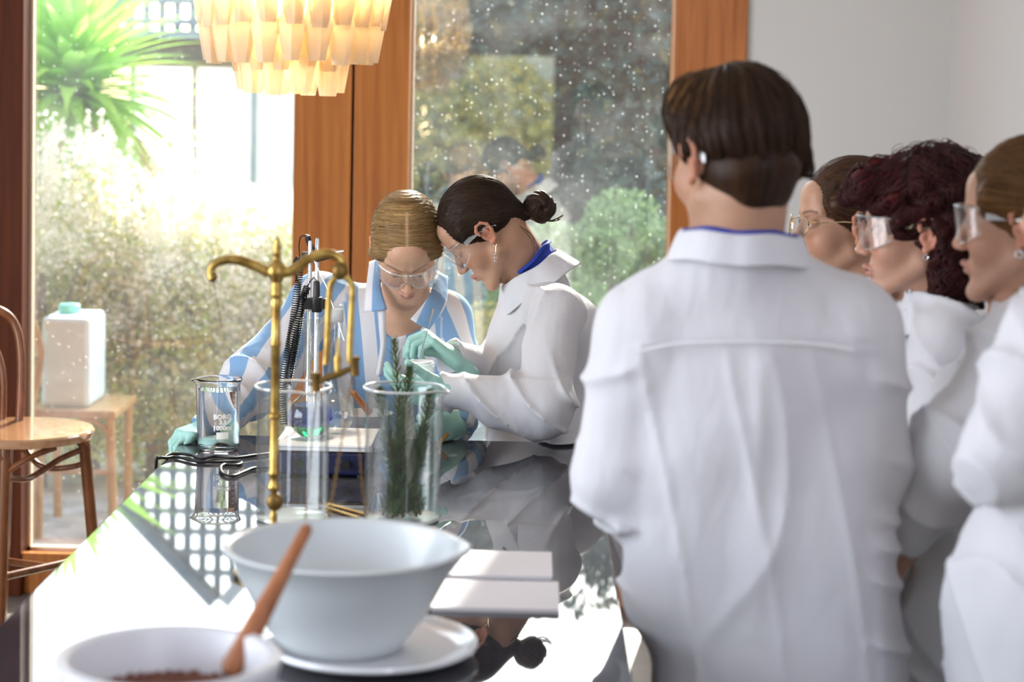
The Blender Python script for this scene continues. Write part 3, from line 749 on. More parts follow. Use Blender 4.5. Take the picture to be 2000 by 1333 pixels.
def strands(name, P0, parent, m, r=0.00035):
    b = MB()
    for P in P0: b.tube(spline(P, 5), r, 4, cap=False)
    o = b.build(name, m, parent); return stuff(o)

def surf_strands(name, hob, parent, m, n, steps, step, dirf, r=0.0006, off=0.0010, tint=0.0, sel=None, seed=3, lift=0.0):
    """single locks lying on a hair surface; dirf gives the combing direction at world points"""
    from mathutils.kdtree import KDTree
    me = hob.data; k = len(me.vertices); co = np.empty(k * 3, np.float32); me.vertices.foreach_get('co', co); co = co.reshape(-1, 3) + base_of(hob.parent)
    no = np.empty(k * 3, np.float32); me.vertices.foreach_get('normal', no); no = no.reshape(-1, 3)
    kd = KDTree(k); [kd.insert(c_, i) for i, c_ in enumerate(co)]; kd.balance(); g = np.random.default_rng(seed)
    V = []; F_ = []; fl_ = []
    cand = np.arange(k) if sel is None else np.nonzero(sel(co))[0]
    for i0 in g.choice(cand, n):
        p = co[i0].astype(float); pts = []; rv = g.uniform(0, 3); jit = g.normal(size=3) * 0.12
        for q in range(steps):
            _, j, d_ = kd.find(p)
            if d_ > 0.02: break
            nn = no[j]; P = co[j] * 0.35 + p * 0.65 + nn * (off + lift * q / steps); pts.append((P, nn)); t = dirf(P, q, rv) + jit; t = t - nn * np.dot(t, nn); p = p + unit(t) * step
            p = p - nn * np.dot(p - co[j], nn) * 0.6
        if len(pts) < 4: continue
        b0 = len(V); L_ = len(pts)
        for q, (P, nn) in enumerate(pts):
            a = pts[min(q + 1, L_ - 1)][0] - pts[max(q - 1, 0)][0]; sd = unit(np.cross(a, nn)); rr = r * (1.0 - 0.75 * abs(2 * q / (L_ - 1) - 0.8) ** 2 * 0.8)
            V += [P - sd * rr, P + nn * rr * 0.9, P + sd * rr]; fl_ += [(rv * 3.1, 0, 0)] * 3
        for q in range(L_ - 1):
            for j in range(2): F_.append((b0 + q * 3 + j, b0 + q * 3 + j + 1, b0 + q * 3 + 4 + j, b0 + q * 3 + 3 + j))
    o = obj(name, V, F_, m, parent); attr_vec(o, 'flow', fl_); attr_f(o, 'tint', np.full(len(V), tint)); return stuff(o)
def toward(R, o, s, src, curl=0.0):
    w0 = W([src], R, o, s)[0]
    return lambda P, q, rv: unit(w0 - P)

def hair_mesh(person, R, o, s, m, ops, flow, tint=None, lo=(-0.13, -0.19, -0.17), hi=(0.13, 0.16, 0.17), h=0.0027, name='hair', extra=None):
    F = Field(lo, hi, h); ops(F); V, Q = keep_big(*F.mesh(), 0.05)
    x, y, z = V.T; ob = obj(name, W(V, R, o, s), Q, m, person)
    attr_vec(ob, 'flow', np.stack(flow(x, y, z), 1)); attr_f(ob, 'tint', tint(x, y, z) if tint else np.zeros(len(V)))
    return ob
def ang_flow(src, dst):
    a = unit(np.asarray(dst, float) - src); e1 = np.array([1.0, 0, 0]); e2 = np.cross(a, e1)
    def f(x, y, z):
        P = np.stack([x, y, z], 1) - src; u = P @ e1; v = P @ e2; t = P @ a
        return (np.arctan2(u, v) * 0.11, t, np.hypot(u, v))
    return f
def grooves(fl, amp, freq, lim=0.03):
    def g(X, Y, Z):
        sh = np.broadcast_shapes(X.shape, Y.shape, Z.shape); x, y, z = (np.broadcast_to(q, sh).ravel() for q in (X, Y, Z))
        u, t, _ = fl(x, y, z); return (amp * (np.sin(u * freq + 3 * np.sin(t * 14)) + 0.6 * np.sin(u * freq * 2.3 + 2 * np.sin(t * 22) + 1))).reshape(sh)
    return g
def sleeves_cut(F, c, a, r):   # nothing
    return F

# ---- A: blonde woman bending over the apparatus, facing the camera
RA = orient((0.12, -1.0), 47, -3); oA = at(794, 486, 4.68)
JA = dict(neck=at(792, 600, 4.78), chest=at(762, 715, 4.84), pelvis=at(752, 985, 4.98), shR=at(622, 600, 4.82), elR=at(505, 742, 4.66), wrR=at(410, 836, 4.46),
          shL=at(868, 622, 4.80), elL=at(905, 752, 4.74), wrL=at(893, 836, 4.52), _fwd=np.array([0.0, -1.0, 0]))
JA['shR'] = at(625, 590, 4.82)
stance(JA, (JA['pelvis'][0], 5.02))
pa = person('blonde woman with centre parting in blue and white striped shirt, leaning over the bench', RA, oA, 0.97, JA, (0.60, 0.36, 0.245), down=True, look=(0, 0.8, -0.7))
flA = lambda x, y, z: (y - 0.45 * z + 0.15 * np.abs(x), np.abs(x), z)
def opsA(F):
    F.ell((0, -0.018, 0.046), (0.083, 0.102, 0.096), 0)
    for sx in (-1, 1): F.cone((sx * 0.068, 0.030, 0.030), (sx * 0.073, -0.010, -0.022), 0.017, 0.018, 0.02)
    F.cone((0, -0.095, -0.005), (0, -0.120, -0.030), 0.036, 0.036, 0.02)
    F.fn(grooves(flA, 0.0007, 520))
    F.ell((0, 0.128, -0.030), (0.074, 0.080, 0.096), 0.006, op='sub')
    F.cone((0, 0.092, 0.082), (0, 0.060, 0.126), 0.0040, 0.0030, 0.003, op='sub'); F.cone((0, 0.060, 0.126), (0, 0.0, 0.142), 0.0030, 0.001, 0.003, op='sub')
hA = hair_mesh(pa, RA, oA, 0.97, M['hair_blonde'], opsA, flA, lambda x, y, z: 0.75 * np.exp(-(x / 0.0035) ** 2) * (y > 0.0) * (z > 0.06))
def dirA(P, q, rv):
    l = (P - oA) @ RA; sx = 1 if l[0] > 0 else -1; return RA @ unit(np.array([sx * 0.75, -0.50, -0.45]))
surf_strands('hair_locks', hA, pa, M['hair_blonde'], 1500, 14, 0.0075, dirA, 0.0009, 0.0008, sel=lambda c_: np.abs(((c_ - oA) @ RA)[:, 0]) > 0.006)
fl = []
for i in range(46):
    a = rnd.uniform(0.2, 2.9) if i > 16 else rnd.uniform(2.5, 3.7); c_ = np.array([0.083 * math.cos(a), rnd.uniform(-0.06, 0.05), 0.046 + 0.092 * math.sin(a)]); d = unit(c_ - (0, 0, 0.04))
    t = np.array([rnd.gauss(0, 1), rnd.gauss(0, 1), rnd.gauss(0, 1)]) * (0.016 if i < 17 else 0.008)
    fl.append(W([c_ - d * 0.004, c_ + d * rnd.uniform(0.004, 0.012) + t * 0.5, c_ + d * rnd.uniform(0.006, 0.020 if i < 17 else 0.010) + t * 1.6 - d * 0.004], RA, oA, 0.97))
strands('stray_hair', fl, pa, M['hair_blonde'], 0.00032)
goggles(pa, RA, oA, 0.97)
# shirt
def shirtA():
    pts = np.array([JA[k] for k in ('neck', 'chest', 'pelvis', 'shR', 'elR', 'wrR', 'shL', 'elL', 'wrL')]); F = Field(pts.min(0) - 0.13, pts.max(0) + 0.13, 0.0058)
    f = JA['_fwd']; ch = JA['chest']
    F.cone(ch + (0, 0.01, 0.03), JA['pelvis'] + (0, 0, -0.02), 0.165, 0.165, 0.04, (f, 0.72)); F.cone(JA['neck'] + (0, 0.03, -0.03), ch, 0.065, 0.12, 0.06)
    F.cone(JA['neck'] + (0, 0.02, -0.02), JA['shR'], 0.055, 0.060, 0.045); F.cone(JA['neck'] + (0, 0.02, -0.02), JA['shL'], 0.050, 0.056, 0.045)
    sleeve(F, JA['shR'], JA['elR'], JA['wrR'], 0.064, 0.076, 0.044, 0.05); sleeve(F, JA['shL'], JA['elL'], JA['wrL'], 0.060, 0.056, 0.040, 0.04)
    e = JA['elR']; a1 = unit(JA['elR'] - JA['shR']); a2 = unit(JA['wrR'] - JA['elR'])
    def fold(X, Y, Z):
        t = (X - e[0]) * a1[0] + (Y - e[1]) * a1[1] + (Z - e[2]) * a1[2]; t2 = (X - e[0]) * a2[0] + (Y - e[1]) * a2[1] + (Z - e[2]) * a2[2]
        sl = np.clip((-0.30 - X) / 0.05, 0, 1) + np.clip((X + 0.165) / 0.03, 0, 1) * 0.5
        return 0.0035 * grain(X, Y, Z, 1) + sl * (0.011 * (ridge(36 * t + 16 * Z + 2 * np.sin(16 * Y) ) ** 2 - 0.4) * np.exp(-(t / 0.15) ** 2) + 0.007 * (ridge(38 * t2 + 10 * Z) ** 2 - 0.4) * (t2 > 0))
    F.fn(fold)
    # open neck: a V cut in front
    n = JA['neck']
    v0 = at(752, 668, 4.66)
    for q in np.linspace(0, 1, 7):
        c = v0 * (1 - q) + (n + (0.012, -0.055, 0.012)) * q; F.cone(c + (0, 0.05, 0), c - (0, 0.14, 0), 0.004 + 0.055 * q, k=0.012, op='sub')
    F.cone(n + (0, -0.02, 0.0), n + (0.01, -0.06, 0.10), 0.058, 0.075, 0.012, op='sub')
    for w_, e_ in ((JA['wrR'], JA['elR']), (JA['wrL'], JA['elL'])): F.half(w_ + unit(w_ - e_) * 0.012, unit(w_ - e_), 0.003) if False else None
    for w_, e_ in ((JA['wrR'], JA['elR']), (JA['wrL'], JA['elL'])):
        d = unit(w_ - e_); F.cone(w_ + d * 0.075, w_ + d * 0.14, 0.07, k=0.002, op='sub')
    tbx(F); V, Q = keep_big(*F.mesh())
    # stripe coordinate: across the front on the body, around the sleeve on the arms
    def seg(a, b):
        ba = b - a; t = np.clip(((V - a) @ ba) / (ba @ ba), 0, 1); q = V - a - t[:, None] * ba; return np.linalg.norm(q, axis=1), t, q
    per = 0.072; st = (V[:, 0] + 0.10 * (V[:, 2] - 1.2)) / per + 0.03 * np.sin(V[:, 2] * 11)
    best, _, _ = seg(JA['neck'] * 0.5 + ch * 0.5, JA['pelvis']); best = best - 0.135
    for a, b, r in ((JA['shR'], JA['elR'], 0.064), (JA['elR'], JA['wrR'], 0.06), (JA['shL'], JA['elL'], 0.058), (JA['elL'], JA['wrL'], 0.05)):
        dd, t, q = seg(a, b); ax = unit(b - a); u = unit(np.cross(ax, [0.2, 0.3, 1])); v = np.cross(ax, u)
        k = np.round(2 * PI * 0.058 / per); an = np.arctan2(q @ v, q @ u) / (2 * PI) * k; m_ = (dd - r) < best; st = np.where(m_, an + 0.4 * t, st); best = np.minimum(best, dd - r)
    ob = obj('striped_shirt', V, Q, M['shirt'], pa); attr_f(ob, 'stripe', st); return ob
shA = shirtA()
def striped_patch(name, P, m, parent, n=(0, -1, 0), th=0.003, sd=(1, 0, 0), off=0.0, per=0.072):
    """a lapel of the shirt collar: a grid between two edges"""
    A_, B_ = spline(P[0], 6), spline(P[1], 6); k = len(A_); V = []
    for j in range(9):
        t = j / 8
        for i in range(k): V.append(A_[i] * (1 - t) + B_[i] * t + np.array(n) * 0.010 * math.sin(PI * t))
    V = np.array(V); F_ = [(j * k + i, j * k + i + 1, (j + 1) * k + i + 1, (j + 1) * k + i) for j in range(8) for i in range(k - 1)]
    o = obj(name, V, F_, m, parent); attr_f(o, 'stripe', V @ np.array(sd) / per + off); md = o.modifiers.new('t', 'SOLIDIFY'); md.thickness = th; md.offset = 0; return o
cy = 4.705
striped_patch('shirt_collar', [[at(744, 504, 4.78), at(744, 560, 4.69), at(756, 604, 4.645)], [at(722, 512, 4.82), at(716, 560, 4.71), at(710, 610, 4.67)]], M['shirt'], shA, sd=(1.0, 0, 0.05), off=0.10)
striped_patch('shirt_collar', [[at(852, 528, 4.78), at(838, 578, 4.69), at(802, 624, 4.645)], [at(874, 540, 4.80), at(870, 596, 4.70), at(838, 644, 4.65)]], M['shirt'], shA, sd=(0.8, 0, -0.35), off=0.30)
striped_patch('shirt_placket', [[at(753, 606, 4.66), at(753, 640, 4.655), at(754, 670, 4.66), at(745, 735, 4.665)], [at(738, 606, 4.672), at(741, 645, 4.665), at(743, 680, 4.668), at(733, 735, 4.672)]], M['shirt'], shA, sd=(1, 0, 0), off=0.45)
# gloved hands of A
def glove(person, FE, name='glove', m=None, cut=None):
    F, e, t = FE
    if cut is not None: F.half(*cut, 0.002)
    tbx(F, 0.001); V, Q = keep_big(*F.mesh()); return obj(name, V, Q, m or M['glove'], person)
wr = JA['wrR']; d = unit(at(352, 862, 4.38) - wr)
glove(pa, hand_mesh(wr + (0, 0, 0.004), unit([-0.55, -0.80, -0.10]), (0.1, 0.1, -1), 1, [(30, 45, 25), (32, 48, 25), (34, 50, 28), (36, 52, 30)], ((0.35, -0.85, -0.15), (-0.3, -0.9, -0.2), 0), 0.92))
wr = JA['wrL']
glove(pa, hand_mesh(wr + (0.0, -0.01, 0.008), unit([-0.55, -0.83, 0.0]), (-0.75, 0.55, -0.1), -1, [(70, 80, 45), (70, 80, 45), (72, 82, 45), (74, 84, 45)], ((-0.5, -0.6, 0.45), (-0.8, 0.2, -0.1), 0), 0.92))
g = MB().tube([at(853, 873, 4.38), at(874, 848, 4.41)], 0.0045, 10).build('glass_rod', M['green_glass'], None, at(853, 873, 4.38)); tag(g, 'short orange glass rod in the blonde woman\'s left glove', 'rod')

# ---- coats
def coat_mesh(person, J, fold, h=0.006, chest_r=0.16, hip_r=0.17, depth=0.74, low=0.55, hem_r=0.20, sl=(0.062, 0.062, 0.045), neckcut=None, extra=None, name='lab_coat', shr=0.058, sk=0.03, m=None):
    """long loose cotton coat over torso and arms down to the height low"""
    f = J['_fwd']; pts = [J[k] for k in ('neck', 'chest', 'pelvis', 'shR', 'elR', 'wrR', 'shL', 'elL', 'wrL')]; hem = J['_hem'] if '_hem' in J else np.array([J['pelvis'][0], J['pelvis'][1], low])
    pts = np.array(pts + [hem]); F = Field(pts.min(0) - 0.21, pts.max(0) + np.array([0.21, 0.21, 0.11]), h)
    F.cone(J['chest'], J['pelvis'], chest_r, hip_r, 0.04, (f, depth)); F.cone(J['pelvis'], hem, hip_r, hem_r, 0.03, (f, depth + 0.06))
    F.cone(J['neck'] - (0, 0, 0.03), J['chest'], 0.07, chest_r * 0.8, 0.06, (f, 0.85))
    for sd in 'RL':
        F.cone(J['neck'] - (0, 0, 0.015), J['sh' + sd], 0.052, shr, 0.05)
        sleeve(F, J['sh' + sd], J['el' + sd], J['wr' + sd], *sl, sk)
    if extra: extra(F)
    F.fn(fold)
    F.half((0, 0, hem[2]), (0, 0, -1), 0.004)
    for sd in 'RL':
        d = unit(J['wr' + sd] - J['el' + sd]); F.cone(J['wr' + sd] + d * 0.07, J['wr' + sd] + d * 0.14, 0.062, k=0.002, op='sub')
    n = J['neck']; ax = J.get('_nax', np.array([0, 0, 1.0])); F.cone(n + ax * 0.045, n + ax * 0.14, J.get('_ncut', 0.075), 0.09, k=0.006, op='sub')
    tbx(F); V, Q = keep_big(*F.mesh()); return obj(name, V, Q, m or M['coat'], person)

# ---- B: dark-haired woman in profile
RB = orient((-1.0, -0.06), 46, 0); oB = at(946, 455, 4.62)
JB = dict(neck=at(1037, 545, 4.68), chest=at(1076, 665, 4.70), pelvis=at(1092, 880, 4.72), shL=at(1088, 610, 4.52), elL=at(1060, 788, 4.40), wrL=at(872, 762, 4.40),
          shR=at(1050, 596, 4.84), elR=at(1010, 742, 4.82), wrR=at(885, 700, 4.58), _fwd=np.array([-1.0, 0, 0]), _hem=None)
JB['_hem'] = np.array([JB['pelvis'][0] + 0.02, 4.74, 0.55]); JB['_nax'] = unit([-0.62, 0, 0.78]); JB['_ncut'] = 0.062
stance(JB, (JB['pelvis'][0], 4.76), 0.09)
pb = person('dark-haired woman with low bun in white lab coat, bending in profile by the window', RB, oB, 0.93, JB, (0.50, 0.285, 0.19), neck_r=0.058)
flB = ang_flow((0, 0.20, 0.02), (0, -0.14, -0.03))
def opsB(F):
    F.ell((0, -0.018, 0.047), (0.081, 0.102, 0.094), 0)
    F.cone((0, -0.075, -0.005), (0, -0.112, -0.040), 0.040, 0.018, 0.03)
    for sx in (-1, 1): F.cone((sx * 0.066, 0.030, 0.046), (sx * 0.060, -0.050, 0.008), 0.022, 0.020, 0.02)
    F.fn(grooves(flB, 0.0005, 420))
    F.ell((0, 0.126, -0.030), (0.100, 0.086, 0.102), 0.006, op='sub')
    for sx in (-1, 1): F.ell((sx * 0.086, -0.010, -0.018), (0.020, 0.027, 0.036), 0.004, op='sub'); F.ell((sx * 0.08, 0.05, -0.04), (0.03, 0.05, 0.055), 0.004, op='sub')
hB = hair_mesh(pb, RB, oB, 0.93, M['hair_dark'], opsB, flB)
surf_strands('hair_locks', hB, pb, M['hair_dark'], 1300, 14, 0.009, toward(RB, oB, 0.93, (0, -0.13, -0.045)), 0.0007, 0.0006, seed=5)
flb2 = lambda x, y, z: (np.hypot(y + 0.142, z + 0.052) + 0.1 * np.arctan2(z + 0.052, y + 0.142) / 6.28, x, z)
def opsBun(F):
    F.ell((0, -0.144, -0.052), (0.036, 0.040, 0.042), 0); F.fn(grooves(flb2, 0.0016, 330)); F.ell((-0.037, -0.146, -0.060), (0.010, 0.008, 0.008), 0.006, op='sub')
hair_mesh(pb, RB, oB, 0.93, M['hair_dark'], opsBun, flb2, name='hair_bun', lo=(-0.06, -0.20, -0.11), hi=(0.06, -0.09, 0.01))
MB().tube([W([(0.021 * math.cos(a), -0.108 + 0.008 * math.sin(a), -0.036 + 0.020 * math.sin(a) + 0.001)], RB, oB, 0.93)[0] for a in np.linspace(0, 2 * PI, 22, endpoint=False)], 0.0032, 8, closed=True).build('hair_tie', M['black'], pb)
wis = [W([(sx_, -0.075, -0.045), (sx_ * 1.05, -0.075 + rnd.uniform(-.006, .006), -0.085), (sx_ * 0.9, -0.060 + rnd.uniform(-.01, .01), -0.125)], RB, oB, 0.93) for sx_ in (-0.054, -0.052, -0.055, -0.050, -0.053)]
wis += [W([(rnd.uniform(-.03, .03), -0.12, -0.07), (rnd.uniform(-.03, .03), -0.14, -0.098), (rnd.uniform(-.03, .03), -0.152 - rnd.uniform(0, .02), -0.108)], RB, oB, 0.93) for _ in range(30)]
strands('stray_hair', wis, pb, M['hair_brown'], 0.0004)
goggles(pb, RB, oB, 0.93)
hk = ear_hoop(pb, RB, oB, 0.93, -1, z=-0.030, r=0.0035, m=M['gold_wire'], name='earring')
top = W([(-0.081, 0.001, -0.037)], RB, oB, 0.93)[0]
MB().tube([top, top - (0, 0, 0.014)], 0.0007, 6).build('earring_chain', M['gold_wire'], hk)
b = MB(); b.ball(top - (0, 0, 0.018), 0.0042, 5); b.ball(top - (0, 0, 0.026), 0.0058, 5, (1, 1, 1.1)); b.ball(top - (0, 0, 0.034), 0.0052, 5); b.build('crystal_drop', M['crystal'], hk, smooth=False)
def foldB(X, Y, Z):
    c = JB['chest']; fr = np.clip((c[0] - X) / 0.1, -1, 1)
    e = JB['elL']; t = (X - e[0]); slv = np.clip((4.50 - Y) / 0.04, 0, 1)
    return 0.004 * grain(X, Y, Z, 3) + (1 - slv) * 0.011 * (ridge(24 * X + 10 * Y + 1.5 * np.sin(9 * Z)) ** 3 - 0.3) + slv * (
        0.015 * (ridge(30 * t + 26 * (Z - e[2]) + 0.8 * np.sin(20 * Z)) ** 3 - 0.3) * np.exp(-((Z - e[2]) / 0.10) ** 2) + 0.011 * (ridge(20 * t - 8 * Z + 0.6) ** 3 - .3) * (Z > e[2] + 0.06))
def extraB(F):       # sleeve bagging at the elbow, skirt of the coat pushed up on the corner of the bench
    F.cone(JB['elL'] + (0.00, 0.0, -0.012), JB['elL'] + (-0.10, 0, -0.012), 0.070, 0.050, 0.03)
    F.cone(at(1090, 850, 4.60), at(1098, 900, 4.46), 0.09, 0.055, 0.05)
ctB = coat_mesh(pb, JB, foldB, 0.0055, 0.125, 0.135, 1.18, 0.5, 0.165, (0.062, 0.066, 0.040), extra=extraB, shr=0.060)
nB = W([(0, -0.045, -0.118)], RB, oB, 0.93)[0]
cax = unit([-0.55, 0, 0.84]); collar(ctB, M['coat'], at(1036, 523, 4.66) - cax * 0.032, cax, (-1, 0, -0.5), 0.069, 0.032, 0.052, 0.30, flare=0.026, up_front=0.0)
cax = unit([-0.72, 0, 0.70]); collar(pb, M['blue_cloth'], at(1030, 516, 4.66) - cax * 0.020, cax, (-1, 0, -0.9), 0.066, 0.024, 0.005, 1.25, flare=0.001, up_front=0.0, name='blue_neckband')
# B's gloves, jar and spatula
Jl = at(822, 712, 4.44)                       # middle of the jar's rim
jar = MB(); pr = [(0.0, -0.052), (0.026, -0.052), (0.028, -0.048), (0.028, -0.012), (0.0275, -0.006), (0.0295, -0.006), (0.0295, -0.003), (0.0275, -0.0025), (0.0275, 0.0005), (0.0295, 0.0010), (0.0295, 0.004), (0.027, 0.0045), (0.027, 0.008), (0.0245, 0.008), (0.0245, -0.045), (0.0, -0.045)]
jar.lathe(pr, Jl + (0, 0, 0), 40); jo = jar.build('jar', M['whiteplastic'], None, Jl - (0, 0, 0.052)); tag(jo, 'white screw-neck plastic jar held in the dark-haired woman\'s glove', 'jar')
wr = JB['wrL']; gl = hand_mesh(wr + (0.004, -0.012, -0.008), unit([-0.97, 0.10, 0.04]), (0.05, 0.80, 0.55), -1, [(18, 28, 18), (22, 30, 18), (26, 30, 18), (30, 32, 20)], ((-0.75, -0.35, 0.55), (-0.6, 0.5, 0.2), 0), 0.95)
gl[0].cone(Jl + (0, 0, -0.052), Jl + (0, 0, 0.012), 0.0292, k=0.002, op='sub'); glove(pb, gl)
tipS, topS = at(820, 702, 4.45), at(846, 604, 4.50)
wr = JB['wrR']; pinch = tipS * 0.66 + topS * 0.34
glove(pb, hand_mesh(wr + (0.004, -0.02, 0.0), unit([-0.72, -0.25, 0.66]), (-0.62, -0.05, -0.78), -1, [(62, 44, 20), (66, 52, 28), (68, 56, 32), (70, 58, 34)], ((-0.88, -0.42, 0.10), (-0.75, -0.05, -0.55), 0), 0.95))
b = MB(); b.tube([tipS, tipS * 0.5 + topS * 0.5, topS], [0.0014, 0.0013, 0.0016], 8); b.tube([topS * 0.72 + tipS * 0.28, topS], [0.0020, 0.0034], 8)
sp = b.build('spatula', M['steel'], None, tipS); tag(sp, 'thin steel spatula pinched in a green glove above the white jar', 'spatula')

# ---- C: short-haired person seen from behind
RC = orient((-0.50, 0.87), 4, 0); oC = at(1436, 316, 2.95)
JC = dict(neck=at(1440, 500, 2.96), chest=at(1452, 770, 2.98), pelvis=at(1485, 1080, 2.99), shL=at(1252, 640, 2.98), elL=at(1196, 930, 2.98), wrL=at(1268, 1060, 3.20),
          shR=at(1672, 640, 2.98), elR=at(1700, 905, 3.0), wrR=at(1660, 1010, 3.18), _fwd=np.array([0.05, 1.0, 0]))
JC['_hem'] = np.array([JC['pelvis'][0] + 0.02, 2.99, 0.62]); JC['_ncut'] = 0.066
stance(JC, (JC['pelvis'][0] + 0.02, 3.0), 0.11)
pc = person('person with short brown hair and shaved nape, back turned, white lab coat, in front', RC, oC, 1.02, JC, (0.46, 0.265, 0.175), neck_r=0.054)
# clipped hair at the nape is a colour of the scalp
flC = lambda x, y, z: (np.arctan2(x, -y + 0.02) * 0.10, z, np.hypot(x, y))
def opsC(F):
    F.ell((0, -0.014, 0.050), (0.079, 0.099, 0.094), 0)
    F.cone((0.030, -0.048, 0.045), (0.048, -0.052, 0.010), 0.044, 0.032, 0.03); F.cone((-0.03, -0.050, 0.04), (-0.01, -0.066, 0.0), 0.045, 0.032, 0.03); F.cone((-0.074, -0.012, 0.045), (-0.080, -0.006, 0.020), 0.014, 0.010, 0.012)
    F.cone((-0.055, 0.030, 0.06), (-0.068, 0.020, 0.030), 0.030, 0.018, 0.02); F.cone((-0.03, 0.055, 0.085), (0.03, 0.055, 0.085), 0.045, 0.045, 0.03)
    F.cone((0.070, -0.054, 0.004), (0.086, -0.058, -0.012), 0.016, 0.006, 0.02)
    F.fn(grooves(flC, 0.0022, 230))
    F.ell((0, 0.128, -0.022), (0.10, 0.082, 0.100), 0.008, op='sub')
    F.half((0, -0.06, -0.012), (-0.25, -0.10, -1), 0.008)
    for sx in (-1, 1): F.ell((sx * 0.088, -0.004, -0.026), (0.022, 0.030, 0.040), 0.004, op='sub')
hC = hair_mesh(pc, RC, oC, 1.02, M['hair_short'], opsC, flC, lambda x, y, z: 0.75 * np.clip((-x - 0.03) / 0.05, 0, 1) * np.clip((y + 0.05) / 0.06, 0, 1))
def dirC(P, q, rv):
    l = ((P - oC) @ RC) / 1.02; r_ = np.array([l[0], l[1] + 0.0, 0]); return RC @ unit(np.array([l[0] * 3 + 0.1, l[1] * 3, -0.9 + l[2] * 2]))
surf_strands('hair_locks', hC, pc, M['hair_short'], 1500, 13, 0.009, dirC, 0.0011, 0.0010, seed=7, lift=0.003)
def opsC2(F):
    F.ell((0, -0.028, -0.006), (0.070, 0.086, 0.058), 0); F.cone((0.018, -0.052, -0.02), (0.016, -0.056, -0.042), 0.040, 0.034, 0.02); F.cone((-0.02, -0.052, -0.02), (-0.014, -0.056, -0.042), 0.040, 0.034, 0.02)
    for sx in (-1, 1): F.ell((sx * 0.088, 0.0, -0.02), (0.022, 0.030, 0.05), 0.006, op='sub')
    F.ell((0, 0.10, -0.03), (0.1, 0.105, 0.1), 0.01, op='sub')
hair_mesh(pc, RC, oC, 1.02, M['hair_short'], opsC2, flC, None, name='clipped_hair')
goggles(pc, RC, oC, 1.02)
yk = at(1450, 672, 2.86)[2]; cxC = JC['chest'][0]
def foldC(X, Y, Z):
    below = np.clip((yk - Z) / 0.03, 0, 1); mid = np.clip(1 - np.abs(X - JC['chest'][0]) / 0.19, 0, 1) ** 0.4
    out = np.clip((np.abs(X - JC['chest'][0] - 0.01) - 0.165) / 0.03, 0, 1)
    v = ridge(12 * (X - cxC) + 1.2 * np.sin(2.9 * Z + 1) + 0.5 * np.sin(7 * Z + 9 * X) + 0.9) ** 4 * (0.6 + 0.4 * np.sin(5 * Z + 6 * X)) + 0.45 * ridge(25 * (X - cxC) + 1.6 * np.sin(3.7 * Z + 2)) ** 5
    sl = ridge(13 * Z + 9 * np.abs(X - cxC) + 0.6 * np.sin(25 * Z)) ** 3
    el = ridge(34 * Z + 14 * X) ** 3 * np.clip((1.2 - Z) / 0.1, 0, 1)
    yoke = 0.0035 * np.clip((Z - yk) / 0.006, 0, 1); seam = 0.0030 * np.exp(-((Z - yk - 0.012 * np.cos((X - cxC) * 8) + 0.012) / 0.005) ** 2)
    pleat = 0.010 * below * np.exp(-((X - cxC - 0.012) / 0.016) ** 2) * np.clip(1 - (yk - Z) / 0.5, 0.2, 1)
    back = Y < JC['chest'][1] + 0.02
    return 0.004 * grain(X, Y, Z, 5) + (1 - out) * below * 0.013 * (v - 0.4) + out * (0.012 * (sl - 0.3) + 0.010 * el) + back * (1 - out) * (yoke + seam + pleat) * (Z > 0.9)
def extraC(F):
    F.cone(JC['shL'] + (0.03, 0, -0.05), JC['shR'] + (-0.03, 0, -0.05), 0.085, 0.085, 0.05)
    F.cone(at(1340, 900, 2.98), at(1330, 1150, 2.98), 0.09, 0.09, 0.05); F.cone(at(1610, 900, 2.98), at(1630, 1330, 2.98), 0.10, 0.11, 0.05)
ctC = coat_mesh(pc, JC, foldC, 0.0055, 0.165, 0.165, 0.68, 0.62, 0.185, (0.068, 0.062, 0.044), extra=extraC, shr=0.066)
MB().tube(spline([at(1240, 690, 2.872), at(1320, 672, 2.862), at(1450, 668, 2.855), at(1580, 671, 2.862), at(1668, 684, 2.872)], 8), 0.0022, 6).build('yoke_seam', M['seam'], ctC)
collar(ctC, M['coat'], at(1444, 488, 2.955), (0.03, -0.08, 1), (0.05, 1, 0), 0.078, 0.034, 0.042, 0.5, flare=0.016)
collar(pc, M['blue_cloth'], at(1444, 474, 2.958), (0.03, -0.04, 1), (0.05, 1, 0), 0.0715, 0.026, 0.004, 0.4, flare=0.001, name='blue_neckband')

